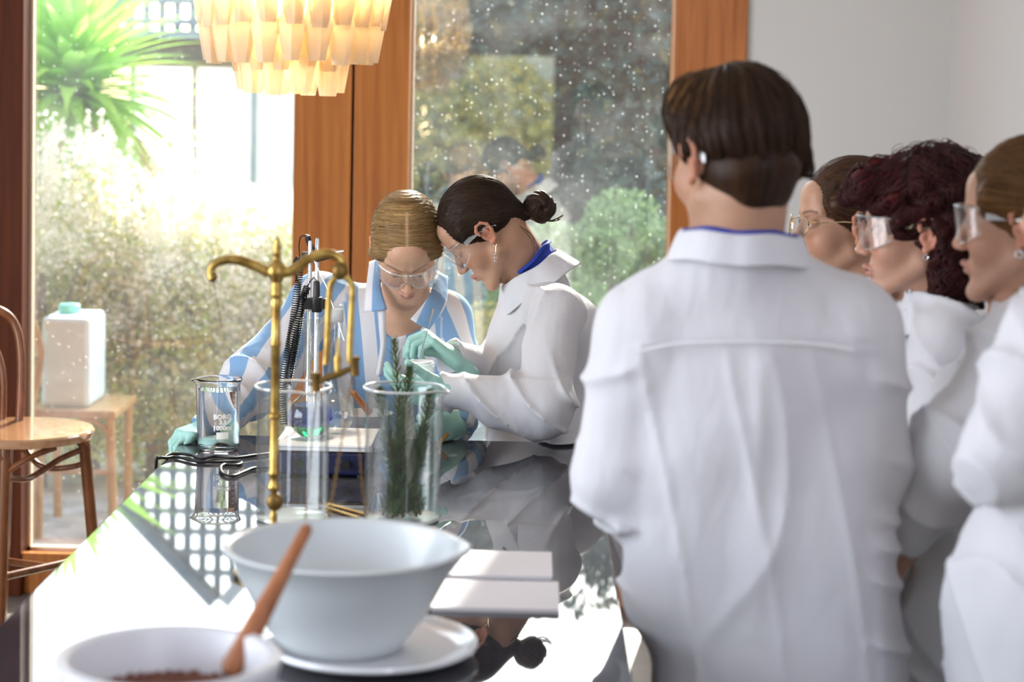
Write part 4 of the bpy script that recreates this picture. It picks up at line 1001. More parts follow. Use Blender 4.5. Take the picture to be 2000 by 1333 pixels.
# ---- D: woman with metal glasses, furthest right-hand onlooker
RD = orient((-1.0, -0.16), 2, 0); oD = at(1652, 442, 3.98)
JD = dict(neck=at(1692, 560, 4.00), chest=at(1730, 700, 4.02), pelvis=at(1750, 960, 4.02), shL=at(1732, 610, 3.84), elL=at(1745, 800, 3.80), wrL=at(1640, 900, 3.86),
          shR=at(1700, 600, 4.20), elR=at(1720, 800, 4.22), wrR=at(1620, 900, 4.05), _fwd=np.array([-1.0, -0.1, 0]))
stance(JD, (JD['pelvis'][0], 4.02), 0.10); JD['_nax'] = unit([-0.25, 0, 1])
pd_ = person('woman with fine metal glasses and tied-back brown hair in lab coat, second onlooker from left', RD, oD, 0.98, JD, (0.50, 0.285, 0.19))
flD = ang_flow((0, 0.18, 0.05), (0, -0.14, 0.0))
def opsD(F):
    F.ell((0, -0.018, 0.050), (0.080, 0.102, 0.094), 0)
    for sx in (-1, 1): F.cone((sx * 0.066, 0.036, 0.050), (sx * 0.062, -0.05, 0.010), 0.022, 0.020, 0.02)
    F.cone((0, -0.09, -0.01), (0, -0.13, -0.03), 0.03, 0.03, 0.02); F.fn(grooves(flD, 0.0006, 420))
    F.ell((0, 0.126, -0.024), (0.100, 0.074, 0.090), 0.006, op='sub')
    for sx in (-1, 1): F.ell((sx * 0.086, -0.008, -0.016), (0.020, 0.027, 0.036), 0.004, op='sub'); F.ell((sx * 0.08, 0.05, -0.03), (0.03, 0.045, 0.050), 0.004, op='sub')
hD = hair_mesh(pd_, RD, oD, 0.98, M['hair_brown'], opsD, flD)
surf_strands('hair_locks', hD, pd_, M['hair_brown'], 700, 14, 0.009, toward(RD, oD, 0.98, (0, -0.13, -0.01)), 0.0008, 0.0006, seed=8)
strands('loose_strand', [W([(-0.060 - 0.001 * i, 0.060 - 0.002 * i, 0.095), (-0.068, 0.064 - 0.002 * i, 0.062), (-0.076, 0.050 - 0.002 * i, 0.035), (-0.080, 0.020, 0.018 + 0.001 * i), (-0.082, 0.0, 0.014)], RD, oD, 0.98) for i in range(9)], pd_, M['hair_brown'], 0.0006)
def spectacles(person, R, o, s):
    g = None
    for sx in (-1, 1):
        c = np.array([sx * 0.033, 0.108, 0.004]); P = [c + (0.024 * math.cos(a) * (1 + 0.08 * math.sin(a)), -0.010 * (math.cos(a) * sx + 0.2) * 0.9 - 0.002 * math.sin(a), 0.021 * math.sin(a)) for a in np.linspace(0, 2 * PI, 28, endpoint=False)]
        if g is None: g = MB().tube(W(P, R, o, s), 0.0011, 6, closed=True).build('spectacle_frame', M['gold_wire'], person)
        else: MB().tube(W(P, R, o, s), 0.0011, 6, closed=True).build('lens_rim', M['gold_wire'], g)
        MB().add(W([c + (0, -0.001, 0)] + [p for p in P], R, o, s), [(0, 1 + i, 1 + (i + 1) % 28) for i in range(28)]).build('spectacle_lens', M['lens'], g)
        MB().tube(W([(sx * 0.057, 0.098, 0.012), (sx * 0.074, 0.085, 0.014), (sx * 0.081, 0.03, 0.015), (sx * 0.081, -0.010, 0.012), (sx * 0.079, -0.03, -0.005)], R, o, s), 0.0010, 6).build('temple_arm', M['gold_wire'], g)
    MB().tube(W([(-0.010, 0.110, 0.010), (0, 0.113, 0.013), (0.010, 0.110, 0.010)], R, o, s), 0.0010, 6).build('bridge', M['gold_wire'], g)
spectacles(pd_, RD, oD, 0.98)
ear_hoop(pd_, RD, oD, 0.98, -1, r=0.0065, m=M['silver']); ear_hoop(pd_, RD, oD, 0.98, -1, r=0.0055, y=-0.006, z=-0.030, m=M['silver'])
foldS = lambda s_: (lambda X, Y, Z: 0.004 * grain(X, Y, Z, s_) + 0.016 * (ridge(15 * X + 8 * Y + 12 * Z + s_ + 0.7 * np.sin(9 * Z)) ** 3 - 0.3) + 0.009 * (ridge(9 * X - 14 * Y + 17 * Z + 2 * s_ + 1.1 * np.sin(7 * Z + 5 * X)) ** 4 - 0.25))
ctD = coat_mesh(pd_, JD, foldS(1.0), 0.008, 0.13, 0.150, 1.12, 0.6, 0.17, (0.060, 0.056, 0.042))
collar(ctD, M['coat'], JD['neck'] - (0.004, 0, 0.012), JD['_nax'], (-1, -0.1, -0.3), 0.064, 0.026, 0.034, 0.35, flare=0.018)
collar(pd_, M['blue_cloth'], JD['neck'] + (-0.004, 0, 0.006), JD['_nax'], (-1, -0.1, -0.3), 0.060, 0.024, 0.004, 0.9, flare=0.001, name='blue_neckband')

# ---- E: dark red curls
RE_ = orient((-1.0, 0.06), 3, 0); oE = at(1796, 455, 3.55)
JE = dict(neck=at(1812, 590, 3.58), chest=at(1850, 760, 3.60), pelvis=at(1862, 1060, 3.62), shL=at(1848, 670, 3.44), elL=at(1836, 900, 3.40), wrL=at(1760, 1000, 3.46),
          shR=at(1800, 660, 3.78), elR=at(1790, 880, 3.80), wrR=at(1730, 980, 3.64), _fwd=np.array([-1.0, 0.05, 0]))
stance(JE, (JE['pelvis'][0], 3.62), 0.10)
pe = person('person with wavy dark red shoulder-length hair and clear goggles, between two onlookers', RE_, oE, 0.98, JE, (0.52, 0.30, 0.215), neck_r=0.056)
flE = lambda x, y, z: (y * 0.6 + z * 0.5 + 0.02 * np.sin(30 * z + 14 * y), z, x)
def opsE(F):
    F.ell((0, -0.026, 0.058), (0.096, 0.118, 0.098), 0); F.cone((-0.02, 0.085, 0.085), (0.02, 0.085, 0.085), 0.038, 0.038, 0.03)
    F.cone((0, 0.09, 0.09), (0, 0.112, 0.068), 0.030, 0.020, 0.02)
    F.cone((0, -0.085, 0.02), (0, -0.085, -0.078), 0.066, 0.052, 0.04, ((1, 0, 0), 1.25)); F.cone((0, -0.10, -0.06), (0, -0.125, -0.098), 0.045, 0.022, 0.03, ((1, 0, 0), 1.6))
    for sx in (-1, 1): F.cone((sx * 0.072, -0.035, 0.01), (sx * 0.066, -0.038, -0.080), 0.026, 0.024, 0.03); F.cone((sx * 0.074, 0.048, 0.06), (sx * 0.076, 0.035, 0.012), 0.018, 0.006, 0.02); F.cone((sx * 0.066, -0.035, -0.08), (sx * 0.060, -0.028, -0.116), 0.022, 0.016, 0.02)
    def curl(X, Y, Z):
        return 0.0042 * np.sin(62 * Y + 48 * Z + 3 * np.sin(30 * Z + 20 * X)) + 0.0030 * np.sin(110 * Y - 70 * Z + 4 * np.sin(40 * X) + 2 * np.sin(60 * Z)) + 0.003 * np.sin(90 * X + 50 * Z)
    F.fn(curl)
    F.ell((0, 0.126, -0.030), (0.105, 0.086, 0.090), 0.006, op='sub')
    for sx in (-1, 1): F.ell((sx * 0.092, -0.003, -0.010), (0.030, 0.022, 0.033), 0.004, op='sub'); F.ell((sx * 0.09, 0.055, -0.055), (0.04, 0.055, 0.055), 0.005, op='sub')
hE = hair_mesh(pe, RE_, oE, 0.98, M['hair_red'], opsE, flE, lambda x, y, z: 0.8 * np.clip((y - 0.035) / 0.06, 0, 1) * np.clip((z - 0.0) / 0.03, 0, 1))
def dirE(P, q, rv):
    l = ((P - oE) @ RE_) / 0.98; a = q * 0.9 + rv * 2; return RE_ @ unit(np.array([0.75 * math.sin(a), (0.9 if l[1] > 0.03 else -0.5) * (l[2] > 0.03) + 0.75 * math.cos(a), -0.55]))
surf_strands('curly_locks', hE, pe, M['hair_red'], 1700, 15, 0.0075, dirE, 0.0015, 0.0030, seed=10, lift=0.004)
fl = []
for i in range(150):
    a = rnd.uniform(-0.5, 3.8); yy = math.cos(a); zz = math.sin(a); x0 = rnd.uniform(-0.06, 0.06); p = np.array([x0, -0.026 + 0.116 * yy * 0.97, 0.056 + 0.097 * zz * 0.97])
    d = np.array([0, yy, zz]); t = np.array([rnd.gauss(0, .4), -zz, yy]) * rnd.choice((-1, 1)); l = rnd.uniform(0.006, 0.017)
    fl.append(W([p - d * 0.006, p + d * l * 0.7 + t * 0.008, p + d * l + t * 0.022, p + d * l * 0.6 + t * 0.036], RE_, oE, 0.98))
strands('flyaway_curls', fl, pe, M['hair_red'], 0.00045)
goggles(pe, RE_, oE, 0.98); ear_hoop(pe, RE_, oE, 0.98, -1, r=0.004, th=0.0012)
ctE = coat_mesh(pe, JE, foldS(2.2), 0.007, 0.135, 0.155, 1.12, 0.6, 0.175, (0.066, 0.062, 0.044))
collar(ctE, M['coat'], JE['neck'] - (0.006, 0, 0.012), (-0.2, 0, 1), (-1, 0, -0.2), 0.068, 0.028, 0.038, 0.5, flare=0.022)

# ---- F: light brown tied hair, goggles, at the right edge
RF = orient((-0.93, 0.36), 3, 0); oF = at(2003, 442, 3.14)
JF = dict(neck=at(2012, 600, 3.16), chest=at(2010, 800, 3.18), pelvis=at(1905, 1180, 3.20), shL=at(2000, 668, 3.02), elL=at(1868, 880, 3.00), wrL=at(1765, 1040, 3.06),
          shR=at(1990, 650, 3.36), elR=at(1900, 860, 3.38), wrR=at(1770, 1020, 3.22), _fwd=np.array([-1.0, 0.2, 0]))
stance(JF, (JF['pelvis'][0] - 0.02, 3.2), 0.10); JF['_hem'] = np.array([JF['pelvis'][0] - 0.03, 3.2, 0.6])
pf = person('woman with light brown tied-back hair and goggles in lab coat, cut by right edge', RF, oF, 0.98, JF, (0.52, 0.30, 0.21))
flF = ang_flow((0, 0.18, 0.04), (0, -0.15, 0.0))
def opsF(F):
    F.ell((0, -0.018, 0.050), (0.083, 0.106, 0.098), 0)
    for sx in (-1, 1): F.cone((sx * 0.068, 0.042, 0.050), (sx * 0.066, -0.03, 0.018), 0.024, 0.020, 0.02)
    F.cone((0, -0.09, 0.0), (0, -0.14, -0.02), 0.03, 0.03, 0.02); F.fn(grooves(flF, 0.0006, 400))
    F.ell((0, 0.130, -0.020), (0.100, 0.076, 0.094), 0.006, op='sub')
    for sx in (-1, 1): F.ell((sx * 0.088, -0.008, -0.014), (0.020, 0.026, 0.034), 0.004, op='sub'); F.ell((sx * 0.08, 0.055, -0.03), (0.03, 0.045, 0.050), 0.004, op='sub')
hF = hair_mesh(pf, RF, oF, 0.98, M['hair_auburn'], opsF, flF)
surf_strands('hair_locks', hF, pf, M['hair_auburn'], 900, 14, 0.009, toward(RF, oF, 0.98, (0, -0.14, -0.01)), 0.0009, 0.0006, seed=9)
goggles(pf, RF, oF, 0.98)
ear_hoop(pf, RF, oF, 0.98, -1, r=0.006, y=0.0, z=-0.034, th=0.0014); ear_hoop(pf, RF, oF, 0.98, -1, r=0.007, y=-0.007, z=-0.026, th=0.0012)
ctF = coat_mesh(pf, JF, foldS(3.4), 0.006, 0.135, 0.160, 1.10, 0.6, 0.18, (0.070, 0.072, 0.050))
collar(ctF, M['coat'], JF['neck'] - (0.004, 0, 0.016), (-0.15, 0, 1), (-1, 0.2, -0.2), 0.068, 0.026, 0.036, 0.5, flare=0.022)

# ---- G: nearest coat at the right border
RG_ = orient((-0.9, 0.45), 3, 0); oG = at(2165, 400, 2.62)
JG = dict(neck=at(2160, 590, 2.64), chest=at(2130, 820, 2.66), pelvis=at(2105, 1180, 2.68), shL=at(2050, 655, 2.60), elL=at(1972, 880, 2.56), wrL=at(2010, 955, 2.44),
          shR=at(2220, 640, 2.86), elR=at(2150, 900, 2.92), wrR=at(2030, 1010, 2.86), _fwd=np.array([-0.9, 0.45, 0]))
JG['wrL'] = at(1992, 968, 2.80)
stance(JG, (JG['pelvis'][0], 2.68), 0.10)
pg = person('person cut off by the right edge, only white coat sleeve and side visible', RG_, oG, 1.0, JG, (0.5, 0.29, 0.2), h=0.004)
hair_mesh(pg, RG_, oG, 1.0, M['hair_brown'], opsD, flD, h=0.004)
ctG = coat_mesh(pg, JG, foldS(4.4), 0.006, 0.135, 0.160, 1.0, 0.6, 0.18, (0.062, 0.064, 0.046))
collar(ctG, M['coat'], JG['neck'] - (0, 0, 0.012), (-0.1, 0.05, 1), (-0.9, 0.45, 0), 0.068, 0.028, 0.038, 0.5)
for per, J in ((pa, JA), (pb, JB), (pc, JC), (pd_, JD), (pe, JE), (pf, JF), (pg, JG)): legs(J, per)
for per, J in ((pc, JC), (pd_, JD), (pe, JE), (pf, JF), (pg, JG)):
    for sd, q in (('L', -1), ('R', 1)):
        d = unit(J['wr' + sd] - J['el' + sd]); r_ = unit(np.cross(J['_fwd'], [0, 0, 1.0])) * -q
        F, e, t = hand_mesh(J['wr' + sd], d, r_ * 0.6 + np.array([0, 0, -0.5]), -q, [(20, 28, 15)] * 4, (d + np.array([0, 0, 0.5]), d, 0), 0.95, h=0.004)
        tbx(F, 0.002); V, Q = keep_big(*F.mesh()); obj('hand', V, Q, M['glove'] if False else M['skin_plain'], per)

# ================================================================== THINGS ON THE BENCH
def spout_fn(H, a0, out=0.012, wd=0.24, dip=0.004):
    def f(r, z, a):
        q = (a - a0 + PI) % (2 * PI) - PI; k = math.exp(-(q / wd) ** 2) * max(0.0, min(1.0, (z - (H - 0.028)) / 0.028))
        return r + out * k * (r > 0.5 * 0.03), z - dip * k
    return f
def beaker(label, c, R, H, a0, t=0.0026, group=None, gm='clearglass'):
    c = np.array([c[0], c[1], TZ]); sp = spout_fn(H, a0, 0.009 + R * 0.06)
    pr = [(0, 0.0008), (R - 0.012, 0.0008), (R - 0.006, 0.0012), (R - 0.001, 0.005), (R, 0.011), (R, H - 0.014), (R + 0.0015, H - 0.007), (R + 0.0045, H - 0.002), (R + 0.0048, H), (R + 0.0030, H + 0.0012), (R + 0.0002, H - 0.002), (R - t, H - 0.010), (R - t, 0.012), (R - t - 0.002, 0.007), (R - 0.010, 0.0045), (0, 0.0045)]
    o = MB().lathe(pr, c, 72, spout=sp).build('beaker', M[gm], None, c, ang=60)
    if gm != 'glass':
        V = [(c[0] + sp(R + 0.003, H, a)[0] * math.cos(a), c[1] + sp(R + 0.003, H, a)[0] * math.sin(a), c[2] + sp(R + 0.003, H, a)[1]) for a in np.linspace(0, 2 * PI, 72, endpoint=False)]
        MB().tube(V, 0.0026, 8, closed=True).build('rolled_rim', M['clearrim'], o)
        MB().lathe([(0, 0.001), (R - 0.004, 0.001), (R - 0.0005, 0.004), (R - 0.002, 0.008), (R - 0.012, 0.006), (0, 0.0045)], c, 60).build('thick_foot', M['clearrim'], o)
    tag(o, label, 'beaker', group); return o, c
def text_on(parent, txt, c, R, ang, z, size, m, name='printed_text'):
    cu = bpy.data.curves.new(name, 'FONT'); cu.body = txt; cu.size = size; cu.align_x = 'CENTER'; cu.resolution_u = 2; cu.extrude = 0.0; cu.offset = 0.00055
    to = bpy.data.objects.new('tmp', cu); C.objects.link(to); dg = bpy.context.evaluated_depsgraph_get()
    me = bpy.data.meshes.new_from_object(to.evaluated_get(dg)); bpy.data.objects.remove(to)
    b = base_of(parent)
    for v in me.vertices:
        a = ang + v.co.x / R; v.co = Vector((c[0] + R * math.cos(a) - b[0], c[1] + R * math.sin(a) - b[1], c[2] + z + v.co.y - b[2]))
    me.materials.clear(); me.materials.append(m); o = bpy.data.objects.new(name, me); return link(o, parent)
def patch_on(parent, c, R, a0, a1, z0, z1, m, name):
    n = 8; V = []; 
    for i in range(n + 1):
        a = a0 + (a1 - a0) * i / n; V += [(c[0] + R * math.cos(a), c[1] + R * math.sin(a), c[2] + z0), (c[0] + R * math.cos(a), c[1] + R * math.sin(a), c[2] + z1)]
    return obj(name, V, [(2 * i, 2 * i + 2, 2 * i + 3, 2 * i + 1) for i in range(n)], m, parent)
c = atz(427, 878, TZ); R, H = 0.0455, 0.156
bk, c = beaker('tall one litre beaker of clear water at left corner of the bench', c, R, H, PI * 1.03, gm='glass')
MB().lathe([(0, 0.0040), (R - 0.010, 0.0040), (R - 0.0048, 0.0068), (R - 0.0024, 0.012), (R - 0.0024, H - 0.024), (0, H - 0.024)], c, 72).build('water', M['water'], bk, ang=60)
fa = -PI / 2 + 0.33
text_on(bk, 'BORO', c, R + 0.0012, fa, 0.074, 0.0145, M['print']); text_on(bk, '3.3', c, R + 0.0012, fa, 0.0625, 0.0130, M['print']); text_on(bk, '1000ml', c, R + 0.0012, fa, 0.0495, 0.0145, M['print'])
patch_on(bk, c, R + 0.0006, fa - 0.29, fa + 0.29, 0.030, 0.045, M['print'], 'writing_panel')
for i in range(9): patch_on(bk, c, R + 0.0006, fa + 0.52, fa + (0.66 if i % 2 else 0.76), 0.036 + i * 0.011, 0.0368 + i * 0.011, M['print'], 'graduation_mark')
bL, cL = beaker('large empty tall beaker directly behind the brass balance', atz(570, 1014, TZ), 0.0665, 0.247, -1.0, 0.003)
bR, cR = beaker('large tall beaker holding sprigs of rosemary', atz(784, 1016, TZ), 0.070, 0.247, -0.25, 0.003)
# rosemary
tops = [(770, 668, 0.00), (800, 722, 0.02), (840, 768, 0.01), (742, 765, -0.01), (828, 835, -0.03), (752, 850, 0.03), (790, 800, -0.04), (812, 880, 0.03)]
lbs = ['rosemary sprig against the right wall of its beaker, reaching nearly to the rim', 'rosemary sprig against the left wall of its beaker, just under the rim', 'short rosemary sprig at far right of its beaker, lowest of all', 'short rosemary sprig at left of its beaker, tip halfway up', 'rosemary sprig in the middle of its beaker, ending below the rim', 'short rosemary sprig right of the middle in its beaker']
for i, (px, py, dy) in enumerate(tops):
    T = at(px, py, cR[1] + dy); a = i * 2.4; B0 = np.array([cR[0] + 0.035 * math.cos(a), cR[1] + 0.035 * math.sin(a), TZ + 0.010])
    x_in = np.array([np.clip(T[0] * 0.7 + B0[0] * 0.3, cR[0] - 0.05, cR[0] + 0.05), cR[1] + dy * 0.8, min(TZ + 0.17, B0[2] * 0.4 + T[2] * 0.6)])
    path = spline([B0, B0 * 0.5 + x_in * 0.5 + (0.004 * math.sin(i * 3), 0, 0), x_in, T], 14)
    st = MB().tube(path, [0.0026 * (1 - 0.6 * k / len(path)) for k in range(len(path))], 6).build('rosemary_sprig', M['stem'], None, B0)
    tag(st, ['tallest rosemary sprig, rising above the beaker rim', 'rosemary sprig with brownish tip just above the rim'][i] if i < 2 else lbs[i - 2], 'herb', 'rosemary sprigs in the beaker')
    V = []; F_ = []; P = np.array(path); nn = 400
    for k in range(nn):
        t = (k / nn) ** 0.9 * (len(P) - 1.001); j = int(t); p = P[j] * (1 - t + j) + P[j + 1] * (t - j); ax = unit(P[j + 1] - P[j])
        a = k * 2.399; u = unit(np.cross(ax, [0.3, 1, 0.1])); v = np.cross(ax, u); rd = u * math.cos(a) + v * math.sin(a); fr = t / len(P); up = 0.75 + 0.9 * fr + rnd.uniform(-.35, .35)
        d = unit(rd + ax * up); l = rnd.uniform(0.020, 0.034) * (1 - 0.55 * max(0, fr - 0.85) / 0.15); sd = unit(np.cross(d, ax)) * 0.0015
        tip = p + d * l
        if tip[2] < TZ + 0.245 and math.hypot(tip[0] - cR[0], tip[1] - cR[1]) > 0.0655:
            q = tip[:2] - cR[:2]; tip[:2] = cR[:2] + q / np.linalg.norm(q) * 0.0655
        n0 = len(V); mdl = (p + tip) / 2 + np.cross(d, sd) * 0.6
        V += [p, mdl + sd, tip, mdl - sd]; F_.append((n0, n0 + 1, n0 + 2, n0 + 3))
    stuff(obj('needles', V, F_, M['rosemary'], st, smooth=False))
# magnetic stirrer hotplate
HX0, HX1 = at(538, 900, 4.03)[0], at(722, 900, 4.03)[0]; HY0, HY1 = 4.02, 4.22; HCX, HCY = (HX0 + HX1) / 2, 4.12; HZ = at(640, 853, 4.12)[2]
hp = empty('magnetic_stirrer', (HCX, HCY, TZ)); tag(hp, 'laboratory hotplate stirrer with navy base and thick white top plate', 'hotplate')
b = MB().box((HX0 + 0.008, HY0, TZ + 0.004), (HX1 - 0.008, HY1, TZ + 0.052), 0.006).build('housing', M['navy'], hp, smooth=False)
MB().box((HX0 + 0.012, HY0 + 0.004, TZ + 0.052), (HX1 - 0.012, HY1 - 0.004, TZ + 0.062), 0.002).build('metal_band', M['gold'], hp, smooth=False)
MB().box((HX0, HY0 - 0.004, TZ + 0.062), (HX1, HY1 + 0.004, HZ - 0.006), 0.006).build('top_housing', M['whiteplastic'], hp, smooth=False)
MB().box((HX0 - 0.003, HY0 - 0.006, HZ - 0.006), (HX1 + 0.003, HY1 + 0.006, HZ), 0.003).build('heating_plate', M['ceramic2'], hp, smooth=False)
for sx in (0.03, -0.03): 
    k = MB(); x = HCX + sx * 1.6; k.tube([(x, HY0 - 0.012, TZ + 0.028), (x, HY0 + 0.002, TZ + 0.028)], 0.010, 18); k.build('control_knob', M['black'], hp)
for sx in (0.02, -0.02):
    for sy in (0.02, -0.02): MB().lathe([(0, 0.0002), (0.008, 0.0002), (0.008, 0.006), (0, 0.006)], (HX0 + 0.02 if sx > 0 else HX1 - 0.02, HCY + 4 * sy, TZ), 14).build('foot', M['black'], hp)
# volumetric flasks
def lq(name, col, emit=None):
    m = mat(name, col, 0.0, ior=1.34, trans=1.0); return m
M['blue_liquid'] = lq('blue_liquid', (0.004, 0.035, 0.34)); M['green_liquid'] = lq('green_liquid', (0.0, 0.55, 0.12))
def flask(label, px, Y, rb, ytop, rn, frosted, liquid=False):
    bt = np.array([at(px, 845, Y)[0], Y, HZ]); zt = at(px, ytop, Y)[2] - HZ; cz = rb * 0.96 + 0.001; pr = [(0, 0.0008), (rb * 0.42, 0.0008)]
    for i in range(2, 17):
        a = -PI / 2 + PI * i / 18.5; r = rb * math.cos(a); z = cz + rb * math.sin(a) * 0.98
        if i > 2 and z < 0.0008: z = 0.0008
        if a > 0 and r < rn * 1.35: break
        if r > pr[-1][0] * 0.999 or a > 0: pr.append((r, z))
    pr += [(rn * 1.08, pr[-1][1] + 0.010), (rn, pr[-1][1] + 0.024), (rn, zt - 0.040), (rn * 1.10, zt - 0.036), (rn * 1.10, zt - 0.006), (rn * 1.28, zt - 0.003), (rn * 1.28, zt)]
    t = 0.0013; inner = [(max(r - t, 0), z + (t if z < cz * 0.3 else 0)) for r, z in pr][::-1]
    o = MB().lathe(pr + inner, bt, 48).build('volumetric_flask', M['clearglass'], None, bt, ang=60); tag(o, label, 'flask')
    st = MB().lathe([(rn * 1.12, zt - 0.035), (rn * 1.12, zt - 0.008), (rn * 0.98, zt - 0.008), (rn * 0.98, zt - 0.035)], bt, 32)
    st.build('ground_joint', M['frost'] , o) if frosted else None
    if liquid:
        def seg(z0, z1, e):
            q = [(0, z0)]
            for i in range(13):
                z = z0 + (z1 - z0) * i / 12; s_ = max(0.0, 1 - ((z - cz) / (rb * 0.98)) ** 2); q.append((max(rb * math.sqrt(s_) - e, 0.001), z))
            return q + [(0, z1)]
        MB().lathe(seg(0.0026, cz - rb * 0.38, t - 0.0002), bt, 48).build('green_liquid', M['green_liquid'], o, ang=60)
        MB().lathe(seg(cz - rb * 0.38 + 0.0003, cz + rb * 0.50, t - 0.0002), bt, 48).build('blue_liquid', M['blue_liquid'], o, ang=60)
    return o
flask('long-necked glass flask with layered blue and green liquid', 606, 4.10, 0.047, 622, 0.0165, False, True)
flask('empty long-necked glass flask with frosted stopper joint', 652, 4.155, 0.043, 596, 0.0150, True)
# stand with electrode arm
st = empty('electrode_stand', (at(605, 800, 4.27)[0], 4.29, TZ)); tag(st, 'twin steel rod stand with black electrode clamp and coiled cables', 'stand')
x1, x2 = at(604, 600, 4.27)[0], at(618, 600, 4.31)[0]
MB().box((x1 - 0.06, 4.24, TZ + 0.001), (x2 + 0.06, 4.37, TZ + 0.016), 0.003).build('base_plate', M['black'], st, smooth=False)
for x, Y, yt in ((x1, 4.27, 470), (x2, 4.31, 465)):
    z = at(600, yt, Y)[2]; MB().lathe([(0, 0), (0.0048, 0), (0.0048, z - TZ - 0.004 - 0.016), (0.0035, z - TZ - 0.016), (0, z - TZ - 0.016)], (x, Y, TZ + 0.016), 16).build('steel_rod', M['chrome'], st)
z = at(610, 592, 4.27)[2]
cl = MB().box((at(588, 592, 4.25)[0], 4.245, z - 0.012), (at(610, 592, 4.25)[0], 4.275, z + 0.012), 0.003).box((at(630, 592, 4.25)[0], 4.25, z - 0.012), (at(638, 592, 4.25)[0], 4.272, z + 0.012), 0.003).build('clamp', M['black'], st, smooth=False)
ex = at(619, 590, 4.235)
MB().tube([at(618, 548, 4.235), at(618.5, 552, 4.235), at(618.5, 580, 4.235), at(618.7, 581, 4.235), at(619, 606, 4.235), at(619, 610, 4.235)], [0.004, 0.0068, 0.0075, 0.0125, 0.0125, 0.010], 18).build('electrode', M['black'], cl)
z = at(620, 503, 4.30)[2]
ar = MB().tube([at(590, 500, 4.30), at(600, 501, 4.30), at(620, 501, 4.30), at(640, 499, 4.29), at(652, 496, 4.28)], [0.009, 0.010, 0.013, 0.009, 0.005], 16).build('arm', M['black'], st)
MB().tube([at(648, 494, 4.28), at(672, 491, 4.27)], [0.003, 0.0025], 10).build('chrome_tip', M['chrome'], ar)
MB().tube([at(596, 461, 4.29), at(600, 462, 4.29), at(612, 495, 4.30)], [0.004, 0.0065, 0.0065], 12).build('cable_plug', M['black'], ar)
MB().tube([at(614, 510, 4.25), at(640, 565, 4.22), at(672, 665, 4.20)], [0.0012, 0.0012, 0.0009], 8).build('steel_probe', M['chrome'], ar)
def coil(P, r, turns, w_):
    P = np.array(spline(P, 16)); L_ = np.cumsum(np.r_[0, np.linalg.norm(np.diff(P, axis=0), axis=1)]); n = turns * 9; out = []
    for i in range(n + 1):
        s_ = L_[-1] * i / n; p = np.array([np.interp(s_, L_, P[:, k]) for k in range(3)]); p2 = np.array([np.interp(min(s_ + 0.004, L_[-1]), L_, P[:, k]) for k in range(3)]); p1 = np.array([np.interp(max(s_ - 0.004, 0), L_, P[:, k]) for k in range(3)])
        ax = unit(p2 - p1); u = unit(np.cross(ax, [0, 1, 0])); v = np.cross(ax, u); a = 2 * PI * i / 9; out.append(p + r * (u * math.cos(a) + v * math.sin(a)))
    return MB().tube(out, w_, 5)
coil([at(575, 506, 4.26), at(584, 516, 4.26), at(583, 550, 4.25), at(574, 620, 4.25), at(562, 690, 4.24), at(553, 760, 4.24), at(555, 830, 4.24)], 0.0075, 74, 0.0016).build('coiled_cable', M['rubber'], st)
coil([at(600, 560, 4.24), at(590, 590, 4.25), at(583, 640, 4.25), at(570, 710, 4.24), at(562, 750, 4.24)], 0.0070, 42, 0.0018).build('coiled_cable', M['rubber'], st)
MB().tube(spline([at(600, 462, 4.29), at(588, 462, 4.28), at(584, 480, 4.27), at(585, 505, 4.26), at(576, 510, 4.26)], 6), 0.0014, 6).build('cable', M['rubber'], st)
MB().tube(spline([at(618, 549, 4.235), at(613, 543, 4.235), at(602, 556, 4.24), at(600, 566, 4.24)], 6), 0.0012, 6).build('cable', M['rubber'], st)
# shallow mortar with wooden pestle, behind the flasks
mc = np.array([at(706, 800, 4.13)[0], 4.13, HZ])
c2 = np.array([at(712, 800, 4.30)[0], 4.335, TZ]); hm = at(700, 806, 4.335)[2] - TZ
mo = MB().lathe([(0, 0.001), (0.040, 0.001), (0.044, 0.012), (0.030, hm * 0.45), (0.044, hm - 0.02), (0.060, hm), (0.057, hm), (0.042, hm - 0.014), (0, hm - 0.022)], c2, 44).build('pedestal_dish', M['greyplastic'], None, c2); tag(mo, 'grey shallow pedestal dish behind the hotplate', 'dish')
ps = MB().tube([at(684, 766, 4.30), at(690, 768, 4.30), at(716, 800, 4.325), at(722, 806, 4.33)], [0.004, 0.0065, 0.0070, 0.009], 14).build('pestle', M['spoonwood'], None, at(722, 806, 4.33)); tag(ps, 'short reddish wooden pestle leaning in the grey pedestal dish', 'pestle')
for i, (a_, b_) in enumerate([((512, 1012), (590, 1030)), ((640, 985), (712, 1004)), ((636, 992), (700, 1012))]):
    p, q = atz(*a_, TZ + 0.003), atz(*b_, TZ + 0.003); r_ = 0.0026
    if i == 0: q = p + (q - p) * 0.9
    o = MB().tube([p, q], r_, 10).build('glass_stirring_rod', M['gold'], None, (p + q) / 2); tag(o, ['gilt stirring rod lying in front of the large empty beaker', 'gilt stirring rod between the large beakers, the farther one', 'gilt stirring rod between the large beakers, the nearer one'][i], 'rod')
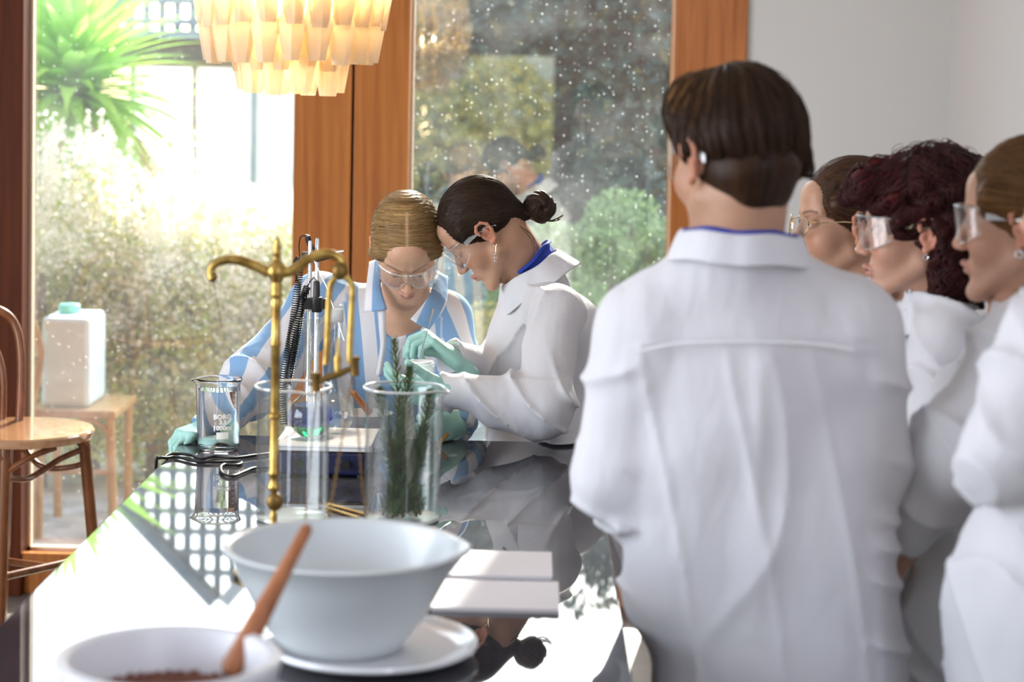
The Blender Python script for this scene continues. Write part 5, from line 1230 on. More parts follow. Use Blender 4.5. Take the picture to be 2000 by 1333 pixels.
# power cable
zt = TZ + 0.0042
P1 = [atz(*p, zt) for p in ((322, 893), (336, 887), (370, 889), (392, 897), (420, 892), (448, 895), (470, 894), (498, 890), (530, 886), (556, 880))]
P2 = [atz(*p, zt) for p in ((498, 915), (478, 922), (456, 930), (436, 926), (431, 914), (440, 908), (462, 909), (472, 905), (460, 902), (420, 903), (380, 901), (345, 893), (326, 895))]
ed = atz(318, 897, zt)
P3 = [ed + (-0.006, 0, 0.002), ed + (-0.014, 0, -0.010), ed + (-0.013, 0.01, -0.12), ed + (-0.012, 0.03, -0.5), ed + (-0.05, 0.06, -0.895)]
o = MB().tube(spline([atz(575, 900, zt), atz(540, 912, zt)] + P2 + P3, 8), 0.0035, 8).build('power_cable', M['rubber'], None, P2[3]); tag(o, 'black power cable looping on the bench and over its left edge', 'cable')
o = MB().tube(spline([p + (0, 0, 0.0) for p in P1], 8), 0.0035, 8).build('power_cable', M['rubber'], None, P1[3]); tag(o, 'black cable running behind the looped one, past the water beaker', 'cable')
# notebooks
def pad(px1, py0, py1, wd, zb, label, rounded):
    A0, A1 = atz(px1, py0, zb), atz(px1, py1, zb); x1 = A1[0]; x0 = x1 - wd; y0, y1 = A1[1], A0[1]; o = empty('notepad', ((x0 + x1) / 2, (y0 + y1) / 2, TZ)); tag(o, label, 'notepad')
    MB().box((x0, y0, TZ + 0.0006), (x1, y1, zb - 0.0008), 0.0).build('page_block', M['paper'], o, smooth=False)
    MB().box((x0 - 0.001, y0 - 0.001, zb - 0.0008), (x1 + 0.001, y1 + 0.001, zb), 0.0).build('cover', M['paper'], o, smooth=False)
pad(1078, 1079, 1127, 0.19, TZ + 0.007, 'blank off-white paper pad on the bench, the farther of the two', True)
pad(1092, 1137, 1192, 0.195, TZ + 0.007, 'blank off-white paper pad on the bench, the nearer of the two', False)
# brass balance
BYY = 3.2
bx = at(537, 800, BYY)[0]; zz = lambda y: at(537, y, BYY)[2] - TZ
ba = empty('brass_balance', (bx, BYY, TZ)); tag(ba, 'antique brass balance with curved beam on a tall slender column', 'balance')
MB().lathe([(0, 0.001), (0.062, 0.001), (0.064, 0.008), (0.05, 0.014), (0.02, 0.020), (0.012, 0.035), (0.010, 0.05), (0, 0.05)], (bx, BYY, TZ), 36).build('base', M['brass'], ba)
rc = 0.0074; pr = [(0, 0.045), (0.0085, 0.045), (0.007, zz(1035)), (0.0055, zz(1030)), (0.006, zz(1010))]
def node(y, w_=0.010, hh=0.005): return [(rc, zz(y) - hh), (w_, zz(y) - hh * 0.4), (w_, zz(y) + hh * 0.4), (rc, zz(y) + hh)]
pr += [(0.006, zz(1006)), (0.0045, zz(1000))]
pr += [(0.0045, zz(962)), (0.010, zz(955)), (0.0105, zz(950)), (rc, zz(944))] + node(925, 0.009) + node(812, 0.0105, 0.006) + node(672, 0.009, 0.004) + [(rc, zz(600))] + [(0.009, zz(590)), (0.007, zz(583)), (0.0105, zz(577)), (0.008, zz(570)), (0.010, zz(562)), (0.008, zz(552))]
pr += [(0.0145, zz(538)), (0.0165, zz(530)), (0.0125, zz(518)), (0.006, zz(507)), (0.0055, zz(500)), (0.0075, zz(496)), (0.0055, zz(491)), (0.0068, zz(483)), (0.0040, zz(476)), (0.0042, zz(470)), (0.0022, zz(464)), (0, zz(461))]
MB().lathe(pr, (bx, BYY, TZ), 28).build('column', M['brass'], ba)
MB().ball(at(536.5, 981, BYY - 0.004), 0.0135, 10, (1, 0.6, 1.15)).build('medallion', M['brass_dark'], ba)
LB = spline([at(525, 533, BYY), at(500, 521, BYY), at(470, 510, BYY), at(440, 508, BYY), at(420, 516, BYY), at(412, 530, BYY), at(416, 543, BYY)], 6)
RB_ = spline([at(549, 533, BYY), at(572, 528, BYY), at(600, 508, BYY), at(626, 497, BYY), at(650, 498, BYY), at(666, 510, BYY), at(671, 528, BYY)], 6)
n = len(LB); MB().tube(LB, [0.0090 - 0.003 * i / n + 0.004 * math.exp(-((i - n) / 4) ** 2) for i in range(n)], 12).build('beam_arm', M['brass'], ba)
n = len(RB_); MB().tube(RB_, [0.0092 - 0.002 * i / n for i in range(n)], 12).build('beam_arm', M['brass'], ba)
MB().tube([at(415, 545, BYY), at(420, 566, BYY), at(433, 640, BYY + 0.02)], 0.0009, 6).build('hanging_wire', M['brass_dark'], ba)
MB().ball(at(415, 541, BYY), 0.0085, 8, (1, 1, 1.1)).build('end_knob', M['brass_dark'], ba)
hb = MB().ball(at(664, 530, BYY - 0.006), 0.0135, 10, (1, 0.7, 1.1)).build('end_knob', M['brass_dark'], ba)
sr = MB(); 
for P in ([(662, 538), (650, 548), (644, 566), (641, 620), (638, 690), (636, 712)], [(664, 538), (680, 546), (688, 562), (686, 620), (683, 690), (684, 712)]): sr.tube(spline([at(x, y, BYY - 0.006) for x, y in P], 6), [0.0062] * 8 + [0.0050] * 18 , 10) if False else sr.tube(spline([at(x, y, BYY - 0.006) for x, y in P], 6), 0.0054, 10)
sr.build('stirrup', M['brass'], ba)
MB().tube([at(661, 660, BYY - 0.006), at(660, 690, BYY - 0.006), at(659, 700, BYY - 0.006), at(659, 728, BYY - 0.006)], [0.0015, 0.003, 0.0065, 0.0050], 12).build('pointer', M['brass'], ba)
MB().tube([at(612, 752, BYY - 0.006), at(640, 738, BYY - 0.006), at(668, 728, BYY - 0.006), at(694, 716, BYY - 0.006)], [0.0035, 0.006, 0.006, 0.0035], 10).build('cross_bar', M['brass_dark'], ba)
for (x, y) in ((617, 748), (693, 717)): MB().lathe([(0, -0.016), (0.0075, -0.014), (0.0065, 0.010), (0.0082, 0.013), (0.0082, 0.017), (0, 0.018)], at(x, y, BYY - 0.006), 16).build('weight', M['brass_dark'], ba)
pz = 0.055; pan_c = np.array([at(652, 900, BYY)[0], BYY + 0.0, TZ + pz])
MB().lathe([(0, 0), (0.03, 0.002), (0.062, 0.012), (0.066, 0.016), (0.063, 0.016), (0.03, 0.006), (0, 0.004)], pan_c, 36).build('pan', M['brass'], ba)
def chain(p, q, r=0.0030):
    n = int(np.linalg.norm(q - p) / (r * 2.1)); b = MB(); ax = unit(q - p); u0 = unit(np.cross(ax, [0, 1, 0.2])); v0 = np.cross(ax, u0)
    for i in range(n):
        c_ = p + (q - p) * (i + .5) / n; u = u0 if i % 2 else v0
        b.tube([c_ + r * 1.35 * ax * math.cos(t) + r * 0.8 * u * math.sin(t) for t in np.linspace(0, 2 * PI, 8, endpoint=False)], 0.0007, 4, closed=True)
    return b
for (x, y), a in (((617, 768), 2.6), ((690, 735), 0.4), ((688, 735), 4.6)): stuff(chain(at(x, y, BYY - 0.006), pan_c + np.array([0.058 * math.cos(a), 0.058 * math.sin(a), 0.014])).build('chain', M['brass_dark'], ba))

# mixing bowl on its dish
bc = atz(672, 1066, TZ + 0.152); bc[2] = TZ
pcx = atz(722, 1268, TZ + 0.014)
pl = MB().lathe([(0, 0.001), (0.10, 0.001), (0.115, 0.004), (0.148, 0.012), (0.151, 0.016), (0.149, 0.021), (0.144, 0.021), (0.138, 0.016), (0.112, 0.010), (0, 0.009)], (pcx[0], bc[1] - 0.005, TZ), 72).build('plate', M['plate'], None, (pcx[0], bc[1] - 0.005, TZ)); tag(pl, 'round white enamel dish under the large mixing bowl', 'plate')
zb = TZ + 0.0092
bo = MB().lathe([(0.0, 0.0), (0.0823, 0.0), (0.0886, 0.0032), (0.1034, 0.024), (0.1245, 0.06), (0.1477, 0.104), (0.1614, 0.1344), (0.1677, 0.1376), (0.1709, 0.1424), (0.1667, 0.1456), (0.1593, 0.1424), (0.154, 0.128), (0.1371, 0.092), (0.1139, 0.052), (0.0897, 0.0176), (0.0633, 0.008), (0.0, 0.0064)], (bc[0], bc[1], zb), 96, spout=lambda r, z, a: (r + 0.010 * math.exp(-(((a - 2 * PI * (a > PI)) / 0.22) ** 2)) * (z > 0.13), z)).build('mixing_bowl', M['ceramic'], None, (bc[0], bc[1], zb)); tag(bo, 'large pale grey ceramic mixing bowl, empty, in the foreground', 'bowl')
# front mortar with brown granules
fc = atz(330, 1284, TZ + 0.12); fc[2] = TZ
mo = MB().lathe([(0, 0.001), (0.085, 0.001), (0.095, 0.006), (0.118, 0.05), (0.131, 0.108), (0.134, 0.116), (0.133, 0.121), (0.127, 0.124), (0.118, 0.121), (0.114, 0.112), (0.102, 0.055), (0.06, 0.030), (0, 0.025)], fc, 96).build('mortar', M['ceramic2'], None, fc); tag(mo, 'white porcelain mortar with brown granules, nearest the camera at bottom left', 'mortar')
g = MB().lathe([(0, 0.0745), (0.05, 0.078), (0.09, 0.0745), (0.1055, 0.070), (0.1050, 0.066), (0, 0.060)], fc, 48); 
for i in range(420):
    a, r = rnd.uniform(0, 2 * PI), 0.098 * math.sqrt(rnd.random()); p = fc + (r * math.cos(a), r * math.sin(a), 0.0765 + 0.003 * math.cos(r * 30)); q = rnd.uniform(0.0018, 0.0036)
    g.box(p - q, p + q)
go = g.build('granules', M['granule'], None, fc + (0, 0, 0.07), smooth=False); tag(go, 'brown granules filling the front mortar', 'granules'); stuff(go)
pt, pb_ = at(603, 1026, 2.50), np.array([fc[0] + 0.055, fc[1] - 0.015, TZ + 0.085])
pb_ = at(455, 1305, 2.40)
pd2 = unit(pt - pb_)
pp = MB().tube([pb_ - pd2 * 0.010, pb_, pb_ + (pt - pb_) * 0.3, pb_ + (pt - pb_) * 0.75, pt - pd2 * 0.006, pt], [0.010, 0.0155, 0.0135, 0.0088, 0.0080, 0.004], 18).build('pestle', M['spoonwood'], None, pb_); tag(pp, 'long turned wooden pestle leaning out of the front mortar', 'pestle')

# ================================================================== STOOL
SY = 5.5; sc = atz(44, 836, at(44, 836, SY)[2]); sc = at(44, 836, SY)
def stool():
    z0 = sc[2]; r = 0.198; root = empty('bar_stool', (sc[0], SY, 0)); tag(root, 'bentwood bar stool with round seat and hooped back beside the window', 'stool')
    MB().lathe([(0, -0.030), (r - 0.02, -0.030), (r - 0.004, -0.026), (r, -0.018), (r, -0.006), (r - 0.005, -0.001), (r - 0.02, 0.0), (0, 0.0)], (sc[0], SY, z0), 64).build('seat', M['seatwood'], root)
    tops = []; 
    for a in (-PI / 2 - 0.02, 0.30, PI / 2 + 0.5, PI + 0.0):
        ca, sa = math.cos(a), math.sin(a); t = np.array([sc[0] + (r - 0.03) * ca, SY + (r - 0.03) * sa, z0 - 0.028]); f = np.array([sc[0] + (r + 0.035) * ca, SY + (r + 0.035) * sa, 0.0])
        m_ = t * 0.5 + f * 0.5; MB().tube([t, t * 0.6 + f * 0.4, f], [0.0165, 0.0165, 0.0125], 14).build('leg', M['bentwood'], root); tops.append((t, f, a))
    for i in range(4):
        (t, f, a), (t2, f2, a2) = tops[i], tops[(i + 1) % 4]
        za = (z0 - 0.36, z0 - 0.41)[i % 2]; k = (z0 - za) / z0; p, q = t + (f - t) * k, t2 + (f2 - t2) * k; MB().tube([p, q], 0.0105, 10).build('stretcher', M['bentwood'], root)
        # bent bracket under the seat
        p, q = t + (f - t) * 0.11, t2 + (f2 - t2) * 0.11; mid = (p + q) / 2; out = mid - np.array([sc[0], SY, mid[2]]); cen = np.array([sc[0], SY, 0]) 
        e = lambda v, zz_: np.array([v[0], v[1], zz_])
        P = [e(p * 0.55 + q * 0.45 + out * 0.55, z0 - 0.034), e(p * 0.8 + q * 0.2 + out * 0.35, z0 - 0.055), e(p, z0 - 0.100), e(p * 0.72 + q * 0.28 - out * 0.15, z0 - 0.125), e(mid - out * 0.3, z0 - 0.118), e(p * 0.28 + q * 0.72 - out * 0.15, z0 - 0.085), e(q, z0 - 0.060), e(q * 0.9 + p * 0.1 + out * 0.2, z0 - 0.036)]
        MB().tube(spline(P, 7), 0.0085, 10).build('bent_bracket', M['bentwood'], root)
    # hooped back
    pr_, pl_ = at(36, 836, SY + 0.12), at(-120, 836, SY + 0.10)
    P = [pr_ + (0, 0, -0.02), at(41, 760, SY + 0.14), at(40, 680, SY + 0.16), at(28, 632, SY + 0.17), at(2, 608, SY + 0.17), at(-40, 598, SY + 0.17), at(-85, 608, SY + 0.17), at(-112, 640, SY + 0.16), at(-124, 700, SY + 0.15), at(-122, 770, SY + 0.12), at(-112, 842, SY + 0.08)]
    MB().tube(spline(P, 8), 0.0125, 12).build('back_hoop', M['bentwood'], root)
    P = [at(5, 838, SY + 0.14), at(6, 740, SY + 0.15), at(-10, 680, SY + 0.16), at(-42, 662, SY + 0.16), at(-75, 682, SY + 0.16), at(-90, 740, SY + 0.14), at(-86, 842, SY + 0.12)]
    MB().tube(spline(P, 8), 0.0095, 10).build('inner_hoop', M['bentwood'], root)
stool()

# ================================================================== CHANDELIER
CY_ = 4.1; cc = at(569, 100, CY_); zc = lambda y: at(569, y, CY_)[2]
ch = empty('chandelier', (cc[0], CY_, CZ)); tag(ch, 'glowing amber chandelier of hanging faceted glass prisms', 'chandelier')
m = bpy.data.materials.new('amber_textured_glass'); m.use_nodes = True; M['prism'] = m
bb = B(m); bb.inputs['Base Color'].default_value = (1.0, 0.92, 0.78, 1); bb.inputs['Roughness'].default_value = 0.25; bb.inputs['Transmission Weight'].default_value = 0.35; bb.inputs['IOR'].default_value = 1.35
noise_col(m, 9, [(0.3, (1.0, 0.89, 0.70)), (0.7, (1.0, 0.95, 0.84))], 3, (4, 4, 0.8)); bump(m, 30, 0.7, 0.004, (4, 4, 0.5))
tr = N(m, 'BsdfTranslucent'); tr.inputs[0].default_value = (1.0, 0.91, 0.74, 1); tp = N(m, 'BsdfTransparent'); tp.inputs[0].default_value = (1, 0.97, 0.90, 1)
mx = N(m, 'MixShader'); mx.inputs[0].default_value = 0.50; L(m, bb.outputs[0], mx.inputs[1]); L(m, tr.outputs[0], mx.inputs[2])
mx2 = N(m, 'MixShader'); mx2.inputs[0].default_value = 0.28; L(m, mx.outputs[0], mx2.inputs[1]); L(m, tp.outputs[0], mx2.inputs[2]); L(m, mx2.outputs[0], OUT(m).inputs[0])
def prism_mesh():
    prof = [(0.013, 0.150), (0.018, 0.146), (0.0335, 0.072), (0.0175, 0.0), (0.0145, 0.0), (0.030, 0.071), (0.0155, 0.140)]; n = 6; V = []; F_ = []
    for i, (r, z) in enumerate(prof):
        for j in range(n):
            a = 2 * PI * (j + 0.5) / n; s_ = 1.0 if j % 3 else 0.93; V.append((r * math.cos(a) * s_, r * 0.8 * math.sin(a) * s_, z))
    k = len(prof)
    for i in range(k - 1):
        for j in range(n): F_.append((i * n + j, i * n + (j + 1) % n, (i + 1) * n + (j + 1) % n, (i + 1) * n + j))
    F_.append(tuple((k - 1) * n + j for j in range(n)))
    F_.append(tuple(j for j in range(n))[::-1])
    me = bpy.data.meshes.new('glass_prism'); me.from_pydata(V, [], F_); me.materials.append(M['prism']); me.update(); return me
pm = prism_mesh(); b0 = base_of(ch)
tiers = [(0.180, zc(52), 22, 0.0), (0.165, zc(122), 20, 0.12), (0.105, zc(136), 13, 0.3), (0.096, zc(182), 10, 0.05), (0.040, zc(186), 4, 0.6), (0.190, zc(52) + 0.075, 23, 0.1), (0.175, zc(52) + 0.150, 21, 0.2), (0.13, zc(52) + 0.21, 14, 0.2)]
for (r, z, n, a0) in tiers:
    for i in range(n):
        a = a0 + 2 * PI * i / n; o = bpy.data.objects.new('glass_prism', pm); link(o, ch)
        o.location = (cc[0] + r * math.cos(a) - b0[0], CY_ + r * math.sin(a) - b0[1], z + rnd.uniform(-.006, .006) - b0[2]); o.rotation_euler = (0, 0, a + PI / 2 + rnd.uniform(-.15, .15))
b = MB()
for z, r in ((zc(52) + 0.14, 0.15), (zc(52) + 0.30, 0.13), (zc(52) + 0.36, 0.06)): b.tube([(cc[0] + r * math.cos(t), CY_ + r * math.sin(t), z) for t in np.linspace(0, 2 * PI, 30, endpoint=False)], 0.004, 6, closed=True)
for t in np.linspace(0, 2 * PI, 6, endpoint=False): b.tube([(cc[0] + 0.15 * math.cos(t), CY_ + 0.15 * math.sin(t), zc(52) + 0.14), (cc[0] + 0.13 * math.cos(t), CY_ + 0.13 * math.sin(t), zc(52) + 0.30), (cc[0], CY_, zc(52) + 0.42)], 0.003, 6)
b.build('frame', M['brass'], ch)
MB().tube([(cc[0], CY_, zc(52) + 0.40), (cc[0], CY_, CZ - 0.03)], 0.006, 10).build('hanging_rod', M['brass'], ch)
MB().lathe([(0, -0.03), (0.05, -0.03), (0.06, -0.002), (0, -0.002)], (cc[0], CY_, CZ), 28).build('ceiling_rose', M['brass'], ch)
M['bulb'] = mat('bulb_glass', (1, 0.9, 0.7), 0.3, emit=(1.0, 0.80, 0.52, 16.0))
for i in range(5):
    t = 2 * PI * i / 5 + 0.3; p = np.array([cc[0] + 0.055 * math.cos(t), CY_ + 0.055 * math.sin(t), zc(52) + 0.13])
    MB().ball(p, 0.022, 8, (1, 1, 1.25)).build('light_bulb', M['bulb'], ch)
    l = bpy.data.lights.new('bulb_light', 'POINT'); l.energy = 17.0; l.color = (1.0, 0.87, 0.64); l.shadow_soft_size = 0.03; lo_ = bpy.data.objects.new('bulb_light', l); C.objects.link(lo_); lo_.location = p - (0, 0, 0.045)

# ================================================================== GARDEN
def leafmat(name, cols, tl=0.35, rough=0.5, seed=0):
    m = mat(name, cols[0], rough, spec=0.15)
    g = N(m, 'NewGeometry'); r = ramp(m, g.outputs['Random Per Island'], [(i / max(1, len(cols) - 1) * 0.98 + 0.01, c_) for i, c_ in enumerate(cols)])
    L(m, r.outputs[0], B(m).inputs['Base Color']); t = N(m, 'BsdfTranslucent'); L(m, r.outputs[0], t.inputs[0]); mx = N(m, 'MixShader'); mx.inputs[0].default_value = tl
    L(m, B(m).outputs[0], mx.inputs[1]); L(m, t.outputs[0], mx.inputs[2]); L(m, mx.outputs[0], OUT(m).inputs[0]); return m
M['leaf_sage'] = leafmat('sage_leaves', [(0.46, 0.58, 0.15), (0.62, 0.70, 0.24), (0.74, 0.76, 0.38), (0.60, 0.50, 0.20), (0.84, 0.84, 0.52)], 0.62)
M['flower'] = leafmat('cream_flowers', [(0.90, 0.87, 0.72), (0.93, 0.92, 0.86)], 0.6)
M['leaf_dark'] = leafmat('dark_evergreen_leaves', [(0.035, 0.075, 0.065), (0.055, 0.11, 0.095), (0.09, 0.15, 0.12), (0.04, 0.085, 0.05), (0.14, 0.20, 0.17), (0.16, 0.15, 0.04)], 0.18, 0.35)
M['leaf_pale'] = leafmat('pale_green_leaves', [(0.20, 0.34, 0.12), (0.30, 0.46, 0.20), (0.38, 0.52, 0.28)], 0.4)
M['leaf_yellow'] = leafmat('yellow_green_leaves', [(0.36, 0.34, 0.10), (0.46, 0.42, 0.14), (0.30, 0.32, 0.10)], 0.35)
M['yucca'] = leafmat('yucca_blade', [(0.30, 0.60, 0.08), (0.55, 0.80, 0.20)], 0.68, 0.35)
M['yucca_dry'] = leafmat('dry_yucca_blade', [(0.55, 0.38, 0.20), (0.6, 0.42, 0.25)], 0.4)
M['bark'] = mat('bark', (0.16, 0.12, 0.09), 0.9)
def leaves(name, C0, size, m, parent=None, asp=0.5, kind=True):
    n = len(C0); q = RG.normal(size=(n, 3)); q /= np.linalg.norm(q, axis=1)[:, None]; r = RG.normal(size=(n, 3)); r -= q * (r * q).sum(1)[:, None]; r /= np.linalg.norm(r, axis=1)[:, None]
    s_ = size * RG.uniform(0.6, 1.3, (n, 1)); w_ = np.cross(q, r); V = np.stack([C0 - r * s_, C0 + w_ * s_ * asp, C0 + r * s_, C0 - w_ * s_ * asp], 1).reshape(-1, 3)
    o = obj(name, V, np.arange(4 * n).reshape(n, 4), m, parent, smooth=False)
    return stuff(o) if kind else o
def blob(n, c_, r, shell=0.55, lumps=9, seed=None):
    """points crowding the surface of a lumpy crown"""
    g = np.random.default_rng(seed); L_ = g.normal(size=(lumps, 3)); L_ /= np.linalg.norm(L_, axis=1)[:, None]; L_ *= g.uniform(0.35, 0.72, (lumps, 1)); rl = g.uniform(0.36, 0.62, lumps)
    k = g.integers(0, lumps, n); d = g.normal(size=(n, 3)); d /= np.linalg.norm(d, axis=1)[:, None]; P = L_[k] + d * (rl[k] * g.uniform(shell, 1, n) ** 0.5)[:, None]
    return np.asarray(c_) + P * np.asarray(r)
def trunk(parent, base, top, r, name='stem', m='bark', n=5, spread=0.4):
    b = MB().tube([base, base * 0.4 + top * 0.6, top], [r, r * 0.8, r * 0.5], 8)
    for i in range(n):
        a = i * 2.4; b.tube([base * 0.5 + top * 0.5, top + np.array([math.cos(a), math.sin(a), 0.3]) * spread], [r * 0.5, r * 0.15], 6)
    b.build(name, M[m], parent)
M['gravel'] = mat('pale_gravel', (0.50, 0.44, 0.36), 0.9); noise_col(M['gravel'], 7, [(0.3, (0.36, 0.32, 0.25)), (0.7, (0.62, 0.56, 0.47))], 8); bump(M['gravel'], 60, 0.4, 0.01)
struct(slab('ground_garden', (-14, GY + 0.15, -0.15), (12, 34, -0.02), M['gravel']))
struct(slab('ground_rear', (-14, -26, -0.15), (12, BY - 0.15, -0.02), M['gravel']))

# flowering shrubs under the left window
hz = [(85, 8.3, 0.42, 262, 11), (190, 8.7, 0.48, 300, 12), (300, 8.4, 0.44, 372, 13), (400, 8.7, 0.46, 400, 14), (500, 8.5, 0.44, 385, 15), (590, 8.9, 0.42, 420, 16), (20, 8.8, 0.42, 290, 17)]
lab = ['pale flowering shrub outside the left window, closest to its left jamb', 'pale flowering shrub outside, below the yucca leaves', 'pale flowering shrub outside, third from the left jamb', 'pale flowering shrub outside, in front of the brown shed post', 'pale flowering shrub outside, left of the timber posts', 'pale flowering shrub outside, mostly hidden behind the double timber post', 'pale flowering shrub outside, partly behind the dark left post']
for i, (px, Y, rx, ytop, sd) in enumerate(hz):
    T = at(px, ytop, Y); hh = T[2]; base = np.array([T[0], Y, -0.02]); root = empty('flowering_shrub', base); tag(root, lab[i], 'shrub', 'flowering shrubs outside the left window')
    P = np.concatenate([blob(5200, (T[0], Y, hh * 0.48), (rx, 0.20, hh * 0.50), 0.4, 14, sd), blob(2600, (T[0], Y, hh * 0.26), (rx * 1.1, 0.22, hh * 0.30), 0.3, 9, sd + 50)]); P[:, 2] = np.clip(P[:, 2], 0.01, None)
    leaves('foliage', P, 0.019, M['leaf_sage'], root, 0.55)
    Pf = np.concatenate([blob(1500, (T[0], Y, hh * 0.52), (rx * 1.02, 0.24, hh * 0.52), 0.85, 14, sd), blob(2600, (T[0], Y, hh * 0.74), (rx, 0.24, hh * 0.30), 0.5, 14, sd + 7)]); sp = []
    g = np.random.default_rng(sd)
    for k in range(34):
        x = T[0] + g.uniform(-rx, rx) * 0.9; y = Y + g.uniform(-.18, .18); z0 = hh * g.uniform(0.80, 0.98); l = g.uniform(0.06, 0.20)
        q = g.uniform(0, 1, 46)[:, None]; sp.append(np.array([x, y, z0]) + q * np.array([g.uniform(-.03, .03), 0, l]) + g.normal(size=(46, 3)) * 0.010 * (1.2 - q))
    leaves('flowers', np.concatenate([Pf] + sp), 0.0120, M['flower'], root, 0.9)
    trunk(root, base, np.array([T[0], Y, hh * 0.6]), 0.025, n=7, spread=0.22)

# yucca
YY = 9.2
def yucca(px, py, nleaf, ln, label, sd, low=-0.5):
    c_ = at(px, py, YY); root = empty('yucca', (c_[0], c_[1], -0.02)); tag(root, label, 'plant')
    MB().tube([(c_[0] + 0.03, YY, -0.02), (c_[0], YY, c_[2] * 0.5), c_], [0.09, 0.07, 0.055], 12).build('trunk', M['bark'], root)
    n = 9; V = []; F_ = []
    for i in range(n):
        t = i / (n - 1); wd = 0.030 * math.sin(PI * min(1, 0.25 + t * 0.75)) ** 0.7 * (1 - t ** 5) + 0.001; z = 0.10 * math.sin(t * 2.2) - 0.16 * t * t
        V += [(-wd, t, z + wd * 0.35), (0, t, z), (wd, t, z + wd * 0.35)]
    for i in range(n - 1):
        for j in range(2): F_.append((i * 3 + j, i * 3 + j + 1, i * 3 + 4 + j, i * 3 + 3 + j))
    me = raw('leaf', V, F_, M['yucca']); me2 = me.copy(); me2.materials.clear(); me2.materials.append(M['yucca_dry']); g = random.Random(sd)
    for i in range(nleaf):
        az = i * 2.39996; el = math.radians(88 - (88 - math.degrees(low)) * (i / nleaf) ** 0.8); dry = el < -0.45 and g.random() < 0.6
        o = bpy.data.objects.new('leaf', me2 if dry else me); link(o, root); o.rotation_euler = (el, 0, az); l = ln * g.uniform(0.75, 1.1); o.scale = (l / 0.5, l, l)
        o.location = (g.uniform(-.02, .02), g.uniform(-.02, .02), c_[2] + 0.02 + 0.10 * (1 - i / nleaf))
yucca(136, 200, 240, 0.74, 'spiky green yucca outside, upper left of the left window', 3, -0.75)

# shed with white sheets, dark beam and lattice gable
SHY = 11.0
sh = empty('garden_shed', (at(420, 500, SHY)[0], SHY, -0.02)); tag(sh, 'garden shed of white translucent sheets with brown mullion and lattice gable', 'shed')
zs = lambda y: at(420, y, SHY)[2]; xs = lambda x: at(x, 250, SHY)[0]
M['sheet'] = mat('white_translucent_sheet', (0.92, 0.93, 0.93), 0.5); t = N(M['sheet'], 'BsdfTranslucent'); t.inputs[0].default_value = (0.95, 0.96, 0.96, 1); mx = N(M['sheet'], 'MixShader'); mx.inputs[0].default_value = 0.6
L(M['sheet'], B(M['sheet']).outputs[0], mx.inputs[1]); L(M['sheet'], t.outputs[0], mx.inputs[2]); L(M['sheet'], mx.outputs[0], OUT(M['sheet']).inputs[0])
M['greypaint'] = mat('grey_paint', (0.30, 0.34, 0.36), 0.6); M['brownpaint'] = mat('brown_timber_paint', (0.20, 0.11, 0.06), 0.6); M['whitepaint'] = mat('white_fascia', (0.75, 0.76, 0.77), 0.5)
for a, b_ in ((262, 378), (382, 493), (501, 640)): MB().box((xs(a), SHY, 0), (xs(b_), SHY + 0.02, zs(132))).build('wall_sheet', M['sheet'], sh, smooth=False)
MB().box((xs(377), SHY - 0.03, 0), (xs(383), SHY + 0.03, zs(130))).build('mullion', M['brownpaint'], sh, smooth=False)
MB().box((xs(492), SHY - 0.05, 0), (xs(502), SHY + 0.0, zs(130))).build('mullion', M['greypaint'], sh, smooth=False)
MB().box((xs(255), SHY - 0.03, 0), (xs(264), SHY + 0.03, zs(130))).build('mullion', M['greypaint'], sh, smooth=False)
MB().box((xs(225), SHY - 0.10, zs(132)), (xs(650), SHY + 0.02, zs(120))).build('lower_beam', M['brownpaint'], sh, smooth=False)
MB().box((xs(225), SHY - 0.06, zs(120)), (xs(650), SHY + 0.02, zs(78))).build('beam', M['bark'], sh, smooth=False)
MB().box((xs(225), SHY - 0.10, zs(78)), (xs(650), SHY + 0.02, zs(62))).build('gutter', M['greypaint'], sh, smooth=False)
ax_, az_ = at(437, 500, SHY)[0], 0.10 + SHY * 0.262; xl, xr = xs(150), xs(690); zl = zs(62)
for k in range(18):     # lattice
    x = xl + (xr - xl) * (k + 0.5) / 18; hgt = az_ - (az_ - zl - 0.15) * abs(x - ax_) / (ax_ - xl if x < ax_ else xr - ax_)
    MB().box((x - 0.020, SHY - 0.01, zl), (x + 0.020, SHY + 0.01, max(hgt, zl + 0.05))).build('lattice_slat', M['greypaint'], sh, smooth=False)
for k in range(9):
    z = zl + 0.05 + k * 0.115
    if z > az_ - 0.05: break
    f = (az_ - z) / (az_ - zl - 0.15 + 1e-6); f = min(f, 1); MB().box((ax_ - (ax_ - xl) * f, SHY - 0.03, z - 0.018), (ax_ + (xr - ax_) * f, SHY - 0.01, z + 0.018)).build('lattice_rail', M['greypaint'], sh, smooth=False)
for x_, nm in ((xl, 1), (xr, 2)):
    p, q = np.array([x_, SHY - 0.05, zl + 0.15]), np.array([ax_, SHY - 0.05, az_]); d = unit(q - p); n_ = np.array([-d[2], 0, d[0]]) * (1 if d[0] > 0 else -1)
    V = [p, q, q + n_ * 0.07, p + n_ * 0.07]; V = V + [v + np.array([0, 0.10, 0]) for v in V]
    MB().add(V, [(0, 1, 2, 3), (7, 6, 5, 4), (0, 4, 5, 1), (1, 5, 6, 2), (2, 6, 7, 3), (3, 7, 4, 0)]).build('fascia_board', M['whitepaint'] if nm == 2 else M['greypaint'], sh, smooth=False)

